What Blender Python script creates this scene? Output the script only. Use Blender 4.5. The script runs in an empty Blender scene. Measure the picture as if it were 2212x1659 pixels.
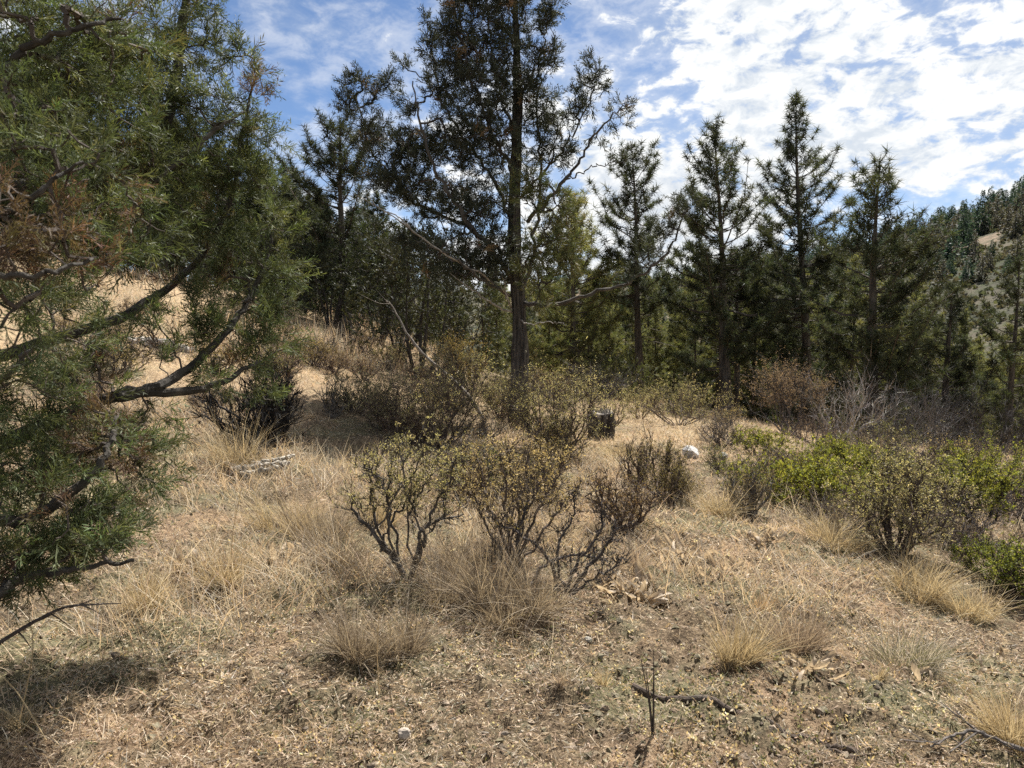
import bpy, math, random
import numpy as np
from mathutils import Vector

R = math.radians
rng = np.random.default_rng(7)
SC = bpy.context.scene
COL = SC.collection

# ------------------------------------------------------------------ camera
EYE = 1.6
F_PX, CX, CY, HOR = 1536.0, 1106.0, 829.5, 702.0      # photograph measured on a 2212 x 1659 grid
PITCH = math.atan((CY - HOR) / F_PX)
cam_d = bpy.data.cameras.new('camera'); cam = bpy.data.objects.new('camera', cam_d); COL.objects.link(cam)
cam.location = (0, 0, EYE); cam.rotation_euler = (R(90) - PITCH, 0, 0)
cam_d.sensor_width = 36; cam_d.lens = 36 * F_PX / 2212
cam_d.clip_start = 0.05; cam_d.clip_end = 6000
cam_d.dof.use_dof = True; cam_d.dof.focus_distance = 5.5
cam_d.dof.aperture_fstop = (cam_d.lens / 1000) / 0.0042
SC.camera = cam

# ------------------------------------------------------------------ light
SUN_EL, SUN_AZ = R(57), R(24)                            # azimuth measured from straight ahead, to the right
w = bpy.data.worlds.new('World'); SC.world = w; w.use_nodes = True
nt = w.node_tree; nt.nodes.clear()
def N(nt, t, **k):
    n = nt.nodes.new(t)
    for a, b in k.items(): setattr(n, a, b)
    return n
def LK(nt, a, b): nt.links.new(a, b)
def MATH(nt, op, a, b=None, c=None, clamp=False):
    n = N(nt, 'ShaderNodeMath', operation=op, use_clamp=clamp)
    for i, v in enumerate((a, b, c)):
        if v is None: continue
        if isinstance(v, (int, float)): n.inputs[i].default_value = v
        else: LK(nt, v, n.inputs[i])
    return n.outputs[0]
def MIXC(nt, f, a, b, mode='MIX'):
    n = N(nt, 'ShaderNodeMix', data_type='RGBA', blend_type=mode)
    for i, v in ((0, f), (6, a), (7, b)):
        if isinstance(v, (int, float)): n.inputs[i].default_value = v
        elif isinstance(v, tuple): n.inputs[i].default_value = (*v, 1)
        else: LK(nt, v, n.inputs[i])
    return n.outputs[2]
def RAMP(nt, v, a, b, x=0.0, y=1.0):
    n = N(nt, 'ShaderNodeMapRange', interpolation_type='SMOOTHSTEP')
    LK(nt, v, n.inputs[0]); n.inputs[1].default_value = a; n.inputs[2].default_value = b
    n.inputs[3].default_value = x; n.inputs[4].default_value = y
    return n.outputs[0]
def NOISE(nt, vec, scale, detail=4, rough=.55, dist=0.0):
    n = N(nt, 'ShaderNodeTexNoise'); n.inputs['Scale'].default_value = scale
    n.inputs['Detail'].default_value = detail; n.inputs['Roughness'].default_value = rough
    n.inputs['Distortion'].default_value = dist
    if vec is not None: LK(nt, vec, n.inputs['Vector'])
    return n.outputs['Fac']

SKY_K = 0.05
sky = N(nt, 'ShaderNodeTexSky', sky_type='NISHITA'); sky.sun_disc = False
sky.sun_elevation = SUN_EL; sky.sun_rotation = SUN_AZ; sky.altitude = 3000; sky.air_density = 1.0; sky.dust_density = 0.3; sky.ozone_density = 3.0
tc = N(nt, 'ShaderNodeTexCoord')
sep = N(nt, 'ShaderNodeSeparateXYZ'); LK(nt, tc.outputs['Generated'], sep.inputs[0])
rot = N(nt, 'ShaderNodeMapping'); LK(nt, tc.outputs['Generated'], rot.inputs[0]); rot.inputs['Rotation'].default_value = (0, R(-24), R(20)); rot.inputs['Scale'].default_value = (1.0, 1.0, 1.9)
rot.inputs['Location'].default_value = (0.35, 2.2, 0.15)
n_big = NOISE(nt, rot.outputs[0], 2.1, 3, .5)
n_mid = NOISE(nt, rot.outputs[0], 6.5, 8, .6, .25)
n_rip = NOISE(nt, rot.outputs[0], 24, 6, .62, .3)
bank = RAMP(nt, MATH(nt, 'ADD', sep.outputs[0], MATH(nt, 'MULTIPLY', MATH(nt, 'SUBTRACT', n_big, .5), .9)), -.22, .22)   # the bank thickens towards the right
dens = MATH(nt, 'ADD', MATH(nt, 'MULTIPLY', n_mid, .55), MATH(nt, 'MULTIPLY', n_rip, .45))
dens = MATH(nt, 'ADD', dens, MATH(nt, 'MULTIPLY', n_big, .30))
dens = MATH(nt, 'ADD', dens, MATH(nt, 'MULTIPLY', bank, .15))
cover = RAMP(nt, dens, .68, .80)
thin = RAMP(nt, dens, .52, .78, 0.0, .45)
fac = MATH(nt, 'MAXIMUM', cover, thin)
shade = RAMP(nt, n_rip, .36, .60)
ccol = MIXC(nt, shade, (.27, .295, .325), (.405, .408, .405))
ccol = MIXC(nt, RAMP(nt, n_big, .58, .75, 0, .6), ccol, (.285, .30, .32))
skyc = N(nt, 'ShaderNodeVectorMath', operation='SCALE'); LK(nt, sky.outputs[0], skyc.inputs[0]); skyc.inputs[3].default_value = SKY_K
bg = N(nt, 'ShaderNodeBackground'); out = N(nt, 'ShaderNodeOutputWorld')
LK(nt, MIXC(nt, fac, skyc.outputs[0], ccol), bg.inputs[0]); bg.inputs[1].default_value = 1.0
LK(nt, bg.outputs[0], out.inputs[0])

sl = bpy.data.lights.new('sun', 'SUN'); sl.energy = 5.0; sl.angle = R(0.53); sl.color = (1, .96, .90)
so = bpy.data.objects.new('sun', sl); COL.objects.link(so)
sdir = Vector((math.sin(SUN_AZ) * math.cos(SUN_EL), math.cos(SUN_AZ) * math.cos(SUN_EL), math.sin(SUN_EL)))
so.rotation_euler = sdir.to_track_quat('Z', 'Y').to_euler(); so.location = sdir * 50
vs = SC.view_settings; vs.view_transform = 'Standard'; vs.look = 'None'; vs.gamma = 1; vs.use_curve_mapping = False
vs.exposure = 1.42
cy = SC.cycles
cy.max_bounces = 5; cy.diffuse_bounces = 3; cy.glossy_bounces = 2; cy.transmission_bounces = 3; cy.transparent_max_bounces = 4
cy.use_denoising = False; cy.caustics_reflective = False; cy.caustics_refractive = False; cy.sample_clamp_indirect = 6

# ------------------------------------------------------------------ helpers
def nrm(v): return v / np.maximum(np.linalg.norm(v, axis=-1, keepdims=True), 1e-9)
_lat = rng.random((256, 256))
def vnoise(x, y):
    xi = np.floor(x).astype(int); yi = np.floor(y).astype(int); fx = x - xi; fy = y - yi
    fx = fx * fx * (3 - 2 * fx); fy = fy * fy * (3 - 2 * fy)
    a = _lat[xi & 255, yi & 255]; b = _lat[(xi + 1) & 255, yi & 255]; c = _lat[xi & 255, (yi + 1) & 255]; d = _lat[(xi + 1) & 255, (yi + 1) & 255]
    return (a + (b - a) * fx) * (1 - fy) + (c + (d - c) * fx) * fy - .5
def fbm(x, y, o=4, g=.5):
    s = 0; a = 1
    for i in range(o): s = s + a * vnoise(x * 2 ** i + i * 17.3, y * 2 ** i + i * 9.1); a *= g
    return s
def sstep(a, b, x):
    t = np.clip((x - a) / (b - a), 0, 1); return t * t * (3 - 2 * t)

# terrain: heights by bearing (degrees, right positive) and distance
AZ = np.array([-180, -90, -48, -36, -25, -13, 0, 14, 27, 36, 48, 90, 180.])
RR = np.array([0, 2.5, 5, 8, 12, 16, 22, 30, 45, 80, 150, 280, 420, 700, 2500.])
HT = np.array([
 [0, 0, 0, 0, .2, .3, .4, .5, 1, 2, 3, 5, 8, 10, 10],
 [0, .1, .3, .8, 1.5, 2.3, 3.5, 4.6, 6, 8, 10, 14, 20, 25, 25],
 [0, .04, .15, .5, 1.2, 2.0, 3.5, 4.6, 5.6, 6, 5, 8, 15, 25, 30],
 [0, .03, .12, .4, 1.0, 1.8, 3.2, 4.2, 5.0, 5, 3, 6, 14, 25, 30],
 [0, .02, .08, .3, .75, 1.3, 2.5, 3.4, 4.0, 4, 1, 5, 14, 28, 30],
 [0, 0, 0, .12, .4, .75, 1.5, 2.0, 2.2, 1, -2, 5, 15, 30, 30],
 [0, 0, 0, -.1, -.3, -.42, -.45, -.8, -2, -6, -8, 5, 20, 32, 30],
 [0, 0, -.08, -.2, -.35, -.6, -.95, -1.7, -4, -9, -12, 8, 25, 36, 30],
 [0, 0, -.13, -.3, -.5, -.85, -1.7, -3.0, -6, -11, -8, 20, 39, 44, 40],
 [0, -.05, -.25, -.45, -.62, -.85, -1.8, -3.4, -6.5, -11, -2, 33, 63, 72, 50],
 [0, -.1, -.4, -.65, -.9, -1.2, -2.4, -4.2, -7, -11, 2, 42, 74, 82, 60],
 [0, -.2, -.6, -1, -1.5, -2.2, -3.5, -5.5, -8, -12, -8, 15, 35, 50, 50],
 [0, 0, 0, 0, .2, .3, .4, .5, 1, 2, 3, 5, 8, 10, 10]], float)
_ga = np.linspace(-180, 180, 361); _gl = np.linspace(0, math.log(1 + 2500), 160)
_T = np.array([np.interp(np.exp(_gl) - 1, RR, h) for h in HT])
_T = np.array([np.interp(_ga, AZ, _T[:, j]) for j in range(160)]).T
for _ in range(12):
    _T[1:-1] = .25 * _T[:-2] + .5 * _T[1:-1] + .25 * _T[2:]
for _ in range(4):
    _T[:, 1:-1] = .25 * _T[:, :-2] + .5 * _T[:, 1:-1] + .25 * _T[:, 2:]
def ground(x, y, fine=False):
    x = np.asarray(x, float); y = np.asarray(y, float)
    r = np.hypot(x, y); a = np.degrees(np.arctan2(x, y))
    i = np.clip(a + 180, 0, 359.999); j = np.clip(np.log1p(r) / _gl[-1] * 159, 0, 158.999)
    i0 = i.astype(int); j0 = j.astype(int); fi = i - i0; fj = j - j0
    z = (_T[i0, j0] * (1 - fi) + _T[i0 + 1, j0] * fi) * (1 - fj) + (_T[i0, j0 + 1] * (1 - fi) + _T[i0 + 1, j0 + 1] * fi) * fj
    z = z + .10 * fbm(x * .7 + 3, y * .7, 3) * sstep(1, 4, r) + sstep(60, 250, r) * 7 * fbm(x * .012, y * .012, 4)
    if fine:
        k = 1 - sstep(9, 16, r)
        z = z + k * (.075 * fbm(x * 3.4, y * 3.4, 4) + .055 * np.maximum(fbm(x * 12 + 5, y * 12, 3), -.2))
    return z
def P(u, v, d):                                            # point at depth d (metres straight ahead) seen at u, v
    s = (HOR - v) / F_PX
    x = (u - CX) / F_PX
    # small-angle pitch taken properly
    a = (CY - v) / F_PX
    fy, fz = math.cos(PITCH) + a * math.sin(PITCH), -math.sin(PITCH) + a * math.cos(PITCH)
    k = d / fy
    return np.array([x * k, d, EYE + fz * k])
def G(u, v):                                               # where the line of sight meets the ground
    d = 1.0
    while d < 400:
        p = P(u, v, d)
        if p[2] < ground(p[0], p[1]): break
        d *= 1.004
    return np.array([p[0], p[1], float(ground(p[0], p[1]))])
def GD(u, d):                                              # ground point under column u at depth d
    x = (u - CX) / F_PX * d
    return np.array([x, d, float(ground(x, d))])

class MB:
    def __init__(s): s.V = []; s.F = {3: [], 4: []}; s.C = []; s.n = 0
    def add(s, V, F, C=(.5, .5, .5)):
        V = np.asarray(V, np.float32).reshape(-1, 3); F = np.asarray(F, np.int32)
        C = np.asarray(C, np.float32)
        if C.ndim == 1: C = np.broadcast_to(C, V.shape)
        s.V.append(V); s.C.append(C)
        if not isinstance(F, list): F = [F]
        for f in F:
            f = np.asarray(f)
            if f.size: s.F[f.shape[1]].append(f + s.n)
        s.n += len(V)
    def add2(s, V, Fs, C):
        n0 = s.n; s.add(V, Fs[0], C)
        for f in Fs[1:]: s.F[f.shape[1]].append(np.asarray(f) + n0)
    def mesh(s, name, mat, off=(0, 0, 0), smooth=False):
        V = np.concatenate(s.V) - np.asarray(off, np.float32); C = np.concatenate(s.C)
        T = np.concatenate(s.F[3]) if s.F[3] else np.zeros((0, 3), int); Q = np.concatenate(s.F[4]) if s.F[4] else np.zeros((0, 4), int)
        me = bpy.data.meshes.new(name)
        me.vertices.add(len(V)); me.vertices.foreach_set('co', V.astype(np.float32).ravel())
        me.loops.add(T.size + Q.size); me.loops.foreach_set('vertex_index', np.concatenate([T.ravel(), Q.ravel()]).astype(np.int32))
        me.polygons.add(len(T) + len(Q))
        st = np.concatenate([np.arange(len(T)) * 3, T.size + np.arange(len(Q)) * 4]).astype(np.int32)
        me.polygons.foreach_set('loop_start', st)
        at = me.color_attributes.new('Col', 'FLOAT_COLOR', 'POINT')
        at.data.foreach_set('color', np.concatenate([C, np.ones((len(C), 1), np.float32)], 1).astype(np.float32).ravel())
        me.update(calc_edges=True)
        me.polygons.foreach_set('use_smooth', np.full(len(me.polygons), smooth)); me.validate()
        me.materials.append(mat)
        return me
    def build(s, name, mat, parent=None, smooth=False, off=None):
        if off is None: off = tuple(parent.matrix_basis.translation) if parent is not None else (0, 0, 0)
        if parent is not None and parent.parent is not None: off = tuple(parent.parent.matrix_basis.translation)
        o = bpy.data.objects.new(name, s.mesh(name, mat, off, smooth)); COL.objects.link(o)
        if parent is not None: o.parent = parent
        return o
def tag(o, label=None, cat=None, group=None, kind=None):
    for k, v in (('label', label), ('category', cat), ('group', group), ('kind', kind)):
        if v: o[k] = v
    return o
def thing(name, loc, label, cat, group=None, rz=0.0, sc=1.0):
    o = bpy.data.objects.new(name, None); COL.objects.link(o); o.empty_display_size = .2
    o.location = [float(c) for c in loc]; o.rotation_euler = (0, 0, rz); o.scale = (sc, sc, sc)
    return tag(o, label, cat, group)
def dup(root, loc, label, rz=0.0, sc=1.0, group=None):
    r = root.copy(); COL.objects.link(r); r.location = [float(c) for c in loc]; r.rotation_euler = (0, 0, rz); r.scale = (sc, sc, sc)
    r['label'] = label
    if group: r['group'] = group
    for ch in list(root.children):
        c = ch.copy(); COL.objects.link(c); c.parent = r
        for g in ch.children:
            d = g.copy(); COL.objects.link(d); d.parent = c
    return r

def ribbons(mb, base, d, L, W, bend, C, nseg=2, tipdark=1.0):
    n = len(base); d = nrm(d); L = np.broadcast_to(L, n)[:, None]; W = np.broadcast_to(W, n)[:, None]
    side = nrm(np.cross(d, nrm(rng.normal(size=(n, 3)) + 1e-4)))
    V = np.zeros((n, 2 * nseg + 1, 3))
    for k in range(nseg):
        t = k / nseg; p = base + d * L * t + bend * L * t * t
        V[:, 2 * k] = p - side * W * (1 - t * .7) * .5; V[:, 2 * k + 1] = p + side * W * (1 - t * .7) * .5
    V[:, -1] = base + d * L + bend * L
    b = (np.arange(n) * (2 * nseg + 1))[:, None]
    Q = np.concatenate([b + np.array([[2 * k, 2 * k + 1, 2 * k + 3, 2 * k + 2]]) for k in range(nseg - 1)]) if nseg > 1 else np.zeros((0, 4), int)
    T = b + np.array([[2 * nseg - 2, 2 * nseg - 1, 2 * nseg]])
    CC = np.repeat(np.broadcast_to(C, (n, 3)), 2 * nseg + 1, 0)
    mb.add2(V.reshape(-1, 3), [T] + ([Q] if len(Q) else []), CC)
def frames(d):
    d = nrm(d); a = nrm(np.cross(d, nrm(rng.normal(size=d.shape)))); b = np.cross(d, a)
    return np.stack([a, b, d], axis=2)                     # columns: x, y, z axes
def stamp(mb, TV, TF, pos, dirs, sc, C, shade=None, fr=None):
    fr = frames(dirs) if fr is None else fr
    n, m = len(pos), len(TV); sc = np.broadcast_to(np.asarray(sc, float), n)
    V = np.einsum('nij,mj->nmi', fr, TV) * sc[:, None, None] + pos[:, None, :]
    b = (np.arange(n) * m)[:, None, None]
    CC = np.repeat(np.asarray(np.broadcast_to(C, (n, 3))), m, 0)
    if shade is not None: CC = CC * np.tile(shade, n)[:, None]
    mb.add2(V.reshape(-1, 3), [(b + f[None]).reshape(-1, f.shape[1]) for f in TF], CC)
def prisms(mb, A, B, ra, rb, C, sides=4):
    n = len(A)
    if n == 0: return
    fr = frames(B - A); an = np.arange(sides) / sides * 2 * math.pi
    ring = fr[:, :, 0][:, None] * np.cos(an)[None, :, None] + fr[:, :, 1][:, None] * np.sin(an)[None, :, None]
    ra = np.broadcast_to(ra, n)[:, None, None]; rb = np.broadcast_to(rb, n)[:, None, None]
    V = np.concatenate([A[:, None] + ring * ra, B[:, None] + ring * rb], 1)
    q = np.array([[i, (i + 1) % sides, sides + (i + 1) % sides, sides + i] for i in range(sides)])
    F = ((np.arange(n) * 2 * sides)[:, None, None] + q[None]).reshape(-1, 4)
    mb.add(V.reshape(-1, 3), F, np.repeat(np.broadcast_to(C, (n, 3)), 2 * sides, 0))
def spline(pts, n):
    p = np.asarray(pts, float); p = np.vstack([2 * p[0] - p[1], p, 2 * p[-1] - p[-2]]); k = len(p) - 3
    t = np.linspace(0, k - 1e-6, n); i = t.astype(int); f = (t - i)[:, None]
    a, b, c, d = p[i], p[i + 1], p[i + 2], p[i + 3]
    return .5 * (2 * b + (c - a) * f + (2 * a - 5 * b + 4 * c - d) * f ** 2 + (3 * b - a - 3 * c + d) * f ** 3)
def tube(mb, pts, r0, r1, n=16, sides=8, C=(.2, .17, .14), rough=.12, ridge=0, wob=0.0, flare=0.0, p=1.0):
    c = spline(pts, n); t = np.linspace(0, 1, n); rad = r0 + (r1 - r0) * t ** p + flare * r0 * np.exp(-t * 14)
    if wob: c[1:-1] += rng.normal(size=(n - 2, 3)) * wob
    tg = nrm(np.gradient(c, axis=0)); ref = np.array([1., .2, .1]); up = []
    a = nrm(np.cross(tg[0], ref))
    for i in range(n):
        a = nrm(a - tg[i] * np.dot(a, tg[i])); up.append(a)
    a = np.array(up); b = np.cross(tg, a)
    an = np.arange(sides) / sides * 2 * math.pi
    rr = rad[:, None] * (1 + rough * rng.normal(size=(n, sides)) * .5)
    if ridge:
        rr = rr * (1 + ridge * np.abs(fbm(np.tile(np.arange(sides) * .55, (n, 1)) + c[:, 2:3] * .15, np.tile(c[:, 2:3] * .9, (1, sides)), 3)) * 2 - ridge * .4)
    V = c[:, None] + (a[:, None] * np.cos(an)[None, :, None] + b[:, None] * np.sin(an)[None, :, None]) * rr[:, :, None]
    F = [[i * sides + j, i * sides + (j + 1) % sides, (i + 1) * sides + (j + 1) % sides, (i + 1) * sides + j] for i in range(n - 1) for j in range(sides)]
    V = np.concatenate([V.reshape(-1, 3), c[:1], c[-1:]]); m = n * sides
    T = [[m, (j + 1) % sides, j] for j in range(sides)] + [[m + 1, (n - 1) * sides + j, (n - 1) * sides + (j + 1) % sides] for j in range(sides)]
    CC = np.asarray(C)[None] * (1 + .25 * rng.normal(size=(len(V), 1))).clip(.4, 1.7)
    mb.add2(V, [np.array(F), np.array(T)], CC)
    return c, rad

def grow(nodes, targets, steps=3, jit=.12, sag=.1, seed_par=None):
    """connects every target to the nearest wood already there; returns edges with pipe-model counts"""
    n0 = len(nodes); nt_ = len(targets); tot = n0 + nt_ * steps
    pos = np.zeros((tot, 3)); pos[:n0] = nodes; par = np.full(tot, -1); n = n0
    d0 = np.min(((targets[:, None] - nodes[None]) ** 2).sum(2), 1) if n0 * nt_ < 4e6 else ((targets - nodes[0]) ** 2).sum(1)
    ends = []
    for q in np.argsort(d0):
        t = targets[q]; i = int(np.argmin(((pos[:n] - t) ** 2).sum(1))); a = pos[i]; L = np.linalg.norm(t - a)
        prev = i
        for k in range(1, steps + 1):
            f = k / steps; p = a + (t - a) * f
            if k < steps: p = p + rng.normal(size=3) * jit * L * .5; p[2] -= sag * L * f * (1 - f) * 2
            pos[n] = p; par[n] = prev; prev = n; n += 1
        ends.append((q, prev))
    pos = pos[:n]; par = par[:n]; cnt = np.zeros(n)
    for q, e in ends: cnt[e] += 1
    for i in range(n - 1, n0 - 1, -1): cnt[par[i]] += cnt[i]
    e = np.arange(n0, n); endi = np.zeros(nt_, int)
    for q, k in ends: endi[q] = k
    return pos, par, cnt, e, endi
def wood(mb, g, rmin, rmax, C, sides=4, powr=.45):
    pos, par, cnt, e, _ = g
    r = np.minimum(rmin * cnt ** powr, rmax); pr = np.where(par[e] >= 0, r[par[e]], rmax); pr = np.minimum(pr, r[e] * 1.5)
    C = np.asarray(C)[None] * (1 + .2 * rng.normal(size=(len(e), 1))).clip(.5, 1.6)
    prisms(mb, pos[par[e]], pos[e], pr, r[e] * .92, C, sides)
def in_ellipsoid(n, c, r, shell=.45):
    d = nrm(rng.normal(size=(n, 3))); return c + d * (rng.random((n, 1)) ** shell) * r
def jitcol(c, n, v=.22, hue=.08):
    c = np.asarray(c); return (c[None] * (1 + v * rng.normal(size=(n, 1))).clip(.35, 1.8) * (1 + hue * rng.normal(size=(n, 3)))).clip(.003, .9)
def pick(cols, n, p=None):
    cols = np.asarray(cols, float); return cols[rng.choice(len(cols), n, p=p)] * (1 + .15 * rng.normal(size=(n, 1))).clip(.5, 1.6)

# templates ------------------------------------------------------------
def tmpl_spray(n, wid, seed, second=1):
    r = np.random.default_rng(seed); V = []; F = []
    def quad(a, d, L, wd):
        s = np.cross(d, r.normal(size=3)); s /= np.linalg.norm(s) + 1e-9; k = len(V)
        m = a + d * L * .45
        V.extend([a, m + s * wd * .5, a + d * L, m - s * wd * .5]); F.append([k, k + 1, k + 2, k + 3])
    quad(np.zeros(3), np.array([0, 0, 1.]), 1.0, wid)
    for i in range(n):
        t = .08 + .88 * (i + r.random()) / n; ph = i * 2.4 + r.normal() * .4; el = r.uniform(.45, .95)
        d = np.array([math.cos(ph) * math.sin(el), math.sin(ph) * math.sin(el) , math.cos(el)]); a = np.array([0, 0, t])
        L = (.5 - .3 * t) * r.uniform(.7, 1.3); quad(a, d, L, wid)
        if second:
            for q in range(second):
                e = d + r.normal(size=3) * .55; e /= np.linalg.norm(e); quad(a + d * L * (.35 + .3 * q), e, L * .55, wid * .9)
    return np.array(V), [np.array(F)]
def tmpl_tuft(n, wid, seed, lo=.15, hi=1.5):
    r = np.random.default_rng(seed); V = []; F = []
    for i in range(n):
        ph = i * 2.4 + r.normal() * .3; el = lo + (hi - lo) * (i + r.random()) / n
        d = np.array([math.cos(ph) * math.sin(el), math.sin(ph) * math.sin(el), math.cos(el)]); L = r.uniform(.7, 1.05)
        s = np.cross(d, r.normal(size=3)); s /= np.linalg.norm(s); k = len(V)
        o = np.array([0, 0, -.25 * r.random()])
        V.extend([o - s * wid * .5 + d * .05, o + s * wid * .5 + d * .05, o + d * L]); F.append([k, k + 1, k + 2])
    return np.array(V), [np.array(F)]
def tmpl_leaves(n, seed, asp=.45, spread=1.2):
    r = np.random.default_rng(seed); V = []; F = []
    for i in range(n):
        ph = i * 2.4; el = r.uniform(.3, spread); d = np.array([math.cos(ph) * math.sin(el), math.sin(ph) * math.sin(el), math.cos(el)])
        L = r.uniform(.6, 1.1); s = np.cross(d, r.normal(size=3)); s /= np.linalg.norm(s); k = len(V); o = r.normal(size=3) * .35
        V.extend([o, o + d * L * .5 + s * L * asp * .5, o + d * L, o + d * L * .5 - s * L * asp * .5]); F.append([k, k + 1, k + 2, k + 3])
    return np.array(V), [np.array(F)]

# materials ------------------------------------------------------------
def mat_leaf(name, trans=.35, rough=.5, spec=.4, warm=(1.25, 1.2, .7), noise=0):
    m = bpy.data.materials.new(name); m.use_nodes = True; t = m.node_tree; t.nodes.clear()
    at = N(t, 'ShaderNodeAttribute', attribute_name='Col'); c = at.outputs['Color']
    p = N(t, 'ShaderNodeBsdfPrincipled'); LK(t, c, p.inputs['Base Color']); p.inputs['Roughness'].default_value = rough
    p.inputs['Specular IOR Level'].default_value = spec
    tr = N(t, 'ShaderNodeBsdfTranslucent'); LK(t, MIXC(t, 1.0, c, warm, 'MULTIPLY'), tr.inputs[0])
    mx = N(t, 'ShaderNodeMixShader'); mx.inputs[0].default_value = trans; LK(t, p.outputs[0], mx.inputs[1]); LK(t, tr.outputs[0], mx.inputs[2])
    o = N(t, 'ShaderNodeOutputMaterial'); LK(t, mx.outputs[0], o.inputs[0]); return m
def mat_bark(name, scale=14, stretch=.15, bump=.6, lo=.55, hi=1.35, rough=.9):
    m = bpy.data.materials.new(name); m.use_nodes = True; t = m.node_tree; t.nodes.clear()
    at = N(t, 'ShaderNodeAttribute', attribute_name='Col'); tc = N(t, 'ShaderNodeTexCoord')
    mp = N(t, 'ShaderNodeMapping'); LK(t, tc.outputs['Object'], mp.inputs[0]); mp.inputs['Scale'].default_value = (1, 1, stretch)
    n1 = NOISE(t, mp.outputs[0], scale, 6, .65); n2 = NOISE(t, tc.outputs['Object'], scale * .25, 3)
    g = N(t, 'ShaderNodeCombineColor'); f = RAMP(t, n1, .3, .7, lo, hi)
    for i in range(3): LK(t, f, g.inputs[i])
    c = MIXC(t, 1.0, at.outputs['Color'], g.outputs[0], 'MULTIPLY')
    c = MIXC(t, RAMP(t, n2, .5, .72, 0, .16), c, (.20, .19, .165))
    p = N(t, 'ShaderNodeBsdfPrincipled'); LK(t, c, p.inputs['Base Color']); p.inputs['Roughness'].default_value = rough
    p.inputs['Specular IOR Level'].default_value = .2
    b = N(t, 'ShaderNodeBump'); b.inputs['Strength'].default_value = bump; b.inputs['Distance'].default_value = .03; LK(t, n1, b.inputs['Height']); LK(t, b.outputs[0], p.inputs['Normal'])
    o = N(t, 'ShaderNodeOutputMaterial'); LK(t, p.outputs[0], o.inputs[0]); return m
M_JUN = mat_leaf('juniper_scales', .30, .6, .14)
M_JUN2 = mat_leaf('juniper_scales_dark', .16, .65, .12)
M_PIN = mat_leaf('pine_needles', .38, .6, .14)
M_LEAF = mat_leaf('shrub_leaves', .42, .6, .14)
M_GRASS = mat_leaf('dry_straw', .38, .6, .16, (1.1, 1.0, .8))
M_BARK = mat_bark('bark'); M_TWIG = mat_bark('twig_bark', 30, 1.0, .2, .7, 1.25)
M_WOOD = mat_bark('weathered_wood', 22, .3, .5, .6, 1.2)
M_ROCK = mat_bark('rock_surface', 25, 1.0, .7, .6, 1.3)
M_JBARK = mat_bark('stringy_bark', 26, .05, 1.0, .45, 1.5)
def mat_ground():
    m = bpy.data.materials.new('ground_soil'); m.use_nodes = True; t = m.node_tree; t.nodes.clear()
    at = N(t, 'ShaderNodeAttribute', attribute_name='Col'); tc = N(t, 'ShaderNodeTexCoord'); v = tc.outputs['Object']
    f1 = NOISE(t, v, 18, 8, .7); f2 = NOISE(t, v, 70, 5, .7); f3 = NOISE(t, v, 4, 5, .6)
    c = MIXC(t, RAMP(t, f1, .40, .62), (.55, .50, .45), (1.30, 1.25, 1.15)); c = MIXC(t, 1.0, at.outputs['Color'], c, 'MULTIPLY')
    c = MIXC(t, RAMP(t, f2, .50, .66, 0, .65), c, (.36, .27, .17)); c = MIXC(t, RAMP(t, f2, .46, .34, 0, .6), c, (.06, .045, .03))
    c = MIXC(t, RAMP(t, f3, .50, .70, 0, .5), c, (.17, .165, .10))
    p = N(t, 'ShaderNodeBsdfPrincipled'); LK(t, c, p.inputs['Base Color']); p.inputs['Roughness'].default_value = .95; p.inputs['Specular IOR Level'].default_value = .1
    h = MATH(t, 'ADD', f1, MATH(t, 'MULTIPLY', f2, .5))
    b = N(t, 'ShaderNodeBump'); b.inputs['Strength'].default_value = .9; b.inputs['Distance'].default_value = .04; LK(t, h, b.inputs['Height']); LK(t, b.outputs[0], p.inputs['Normal'])
    o = N(t, 'ShaderNodeOutputMaterial'); LK(t, p.outputs[0], o.inputs[0]); return m
def mat_hill():
    m = bpy.data.materials.new('hill_scrub'); m.use_nodes = True; t = m.node_tree; t.nodes.clear()
    tc = N(t, 'ShaderNodeTexCoord'); v = tc.outputs['Object']; at = N(t, 'ShaderNodeAttribute', attribute_name='Col')
    f1 = NOISE(t, v, .035, 6, .65); f2 = NOISE(t, v, .25, 6, .7); f3 = NOISE(t, v, 1.2, 4, .7)
    c = MIXC(t, RAMP(t, f1, .42, .6), (.05, .052, .04), (.095, .082, .062)); c = MIXC(t, RAMP(t, f2, .48, .6), c, (.055, .06, .035)); c = MIXC(t, RAMP(t, f3, .5, .65, 0, .5), c, (.10, .10, .06))
    c = MIXC(t, RAMP(t, at.outputs['Fac'], .2, .8), c, MIXC(t, RAMP(t, f2, .45, .6), (.20, .15, .11), (.10, .09, .06)))
    p = N(t, 'ShaderNodeBsdfPrincipled'); LK(t, c, p.inputs['Base Color']); p.inputs['Roughness'].default_value = 1; p.inputs['Specular IOR Level'].default_value = .05
    b = N(t, 'ShaderNodeBump'); b.inputs['Strength'].default_value = 1; b.inputs['Distance'].default_value = 1.5; LK(t, f2, b.inputs['Height']); LK(t, b.outputs[0], p.inputs['Normal'])
    o = N(t, 'ShaderNodeOutputMaterial'); LK(t, p.outputs[0], o.inputs[0]); return m

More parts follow.
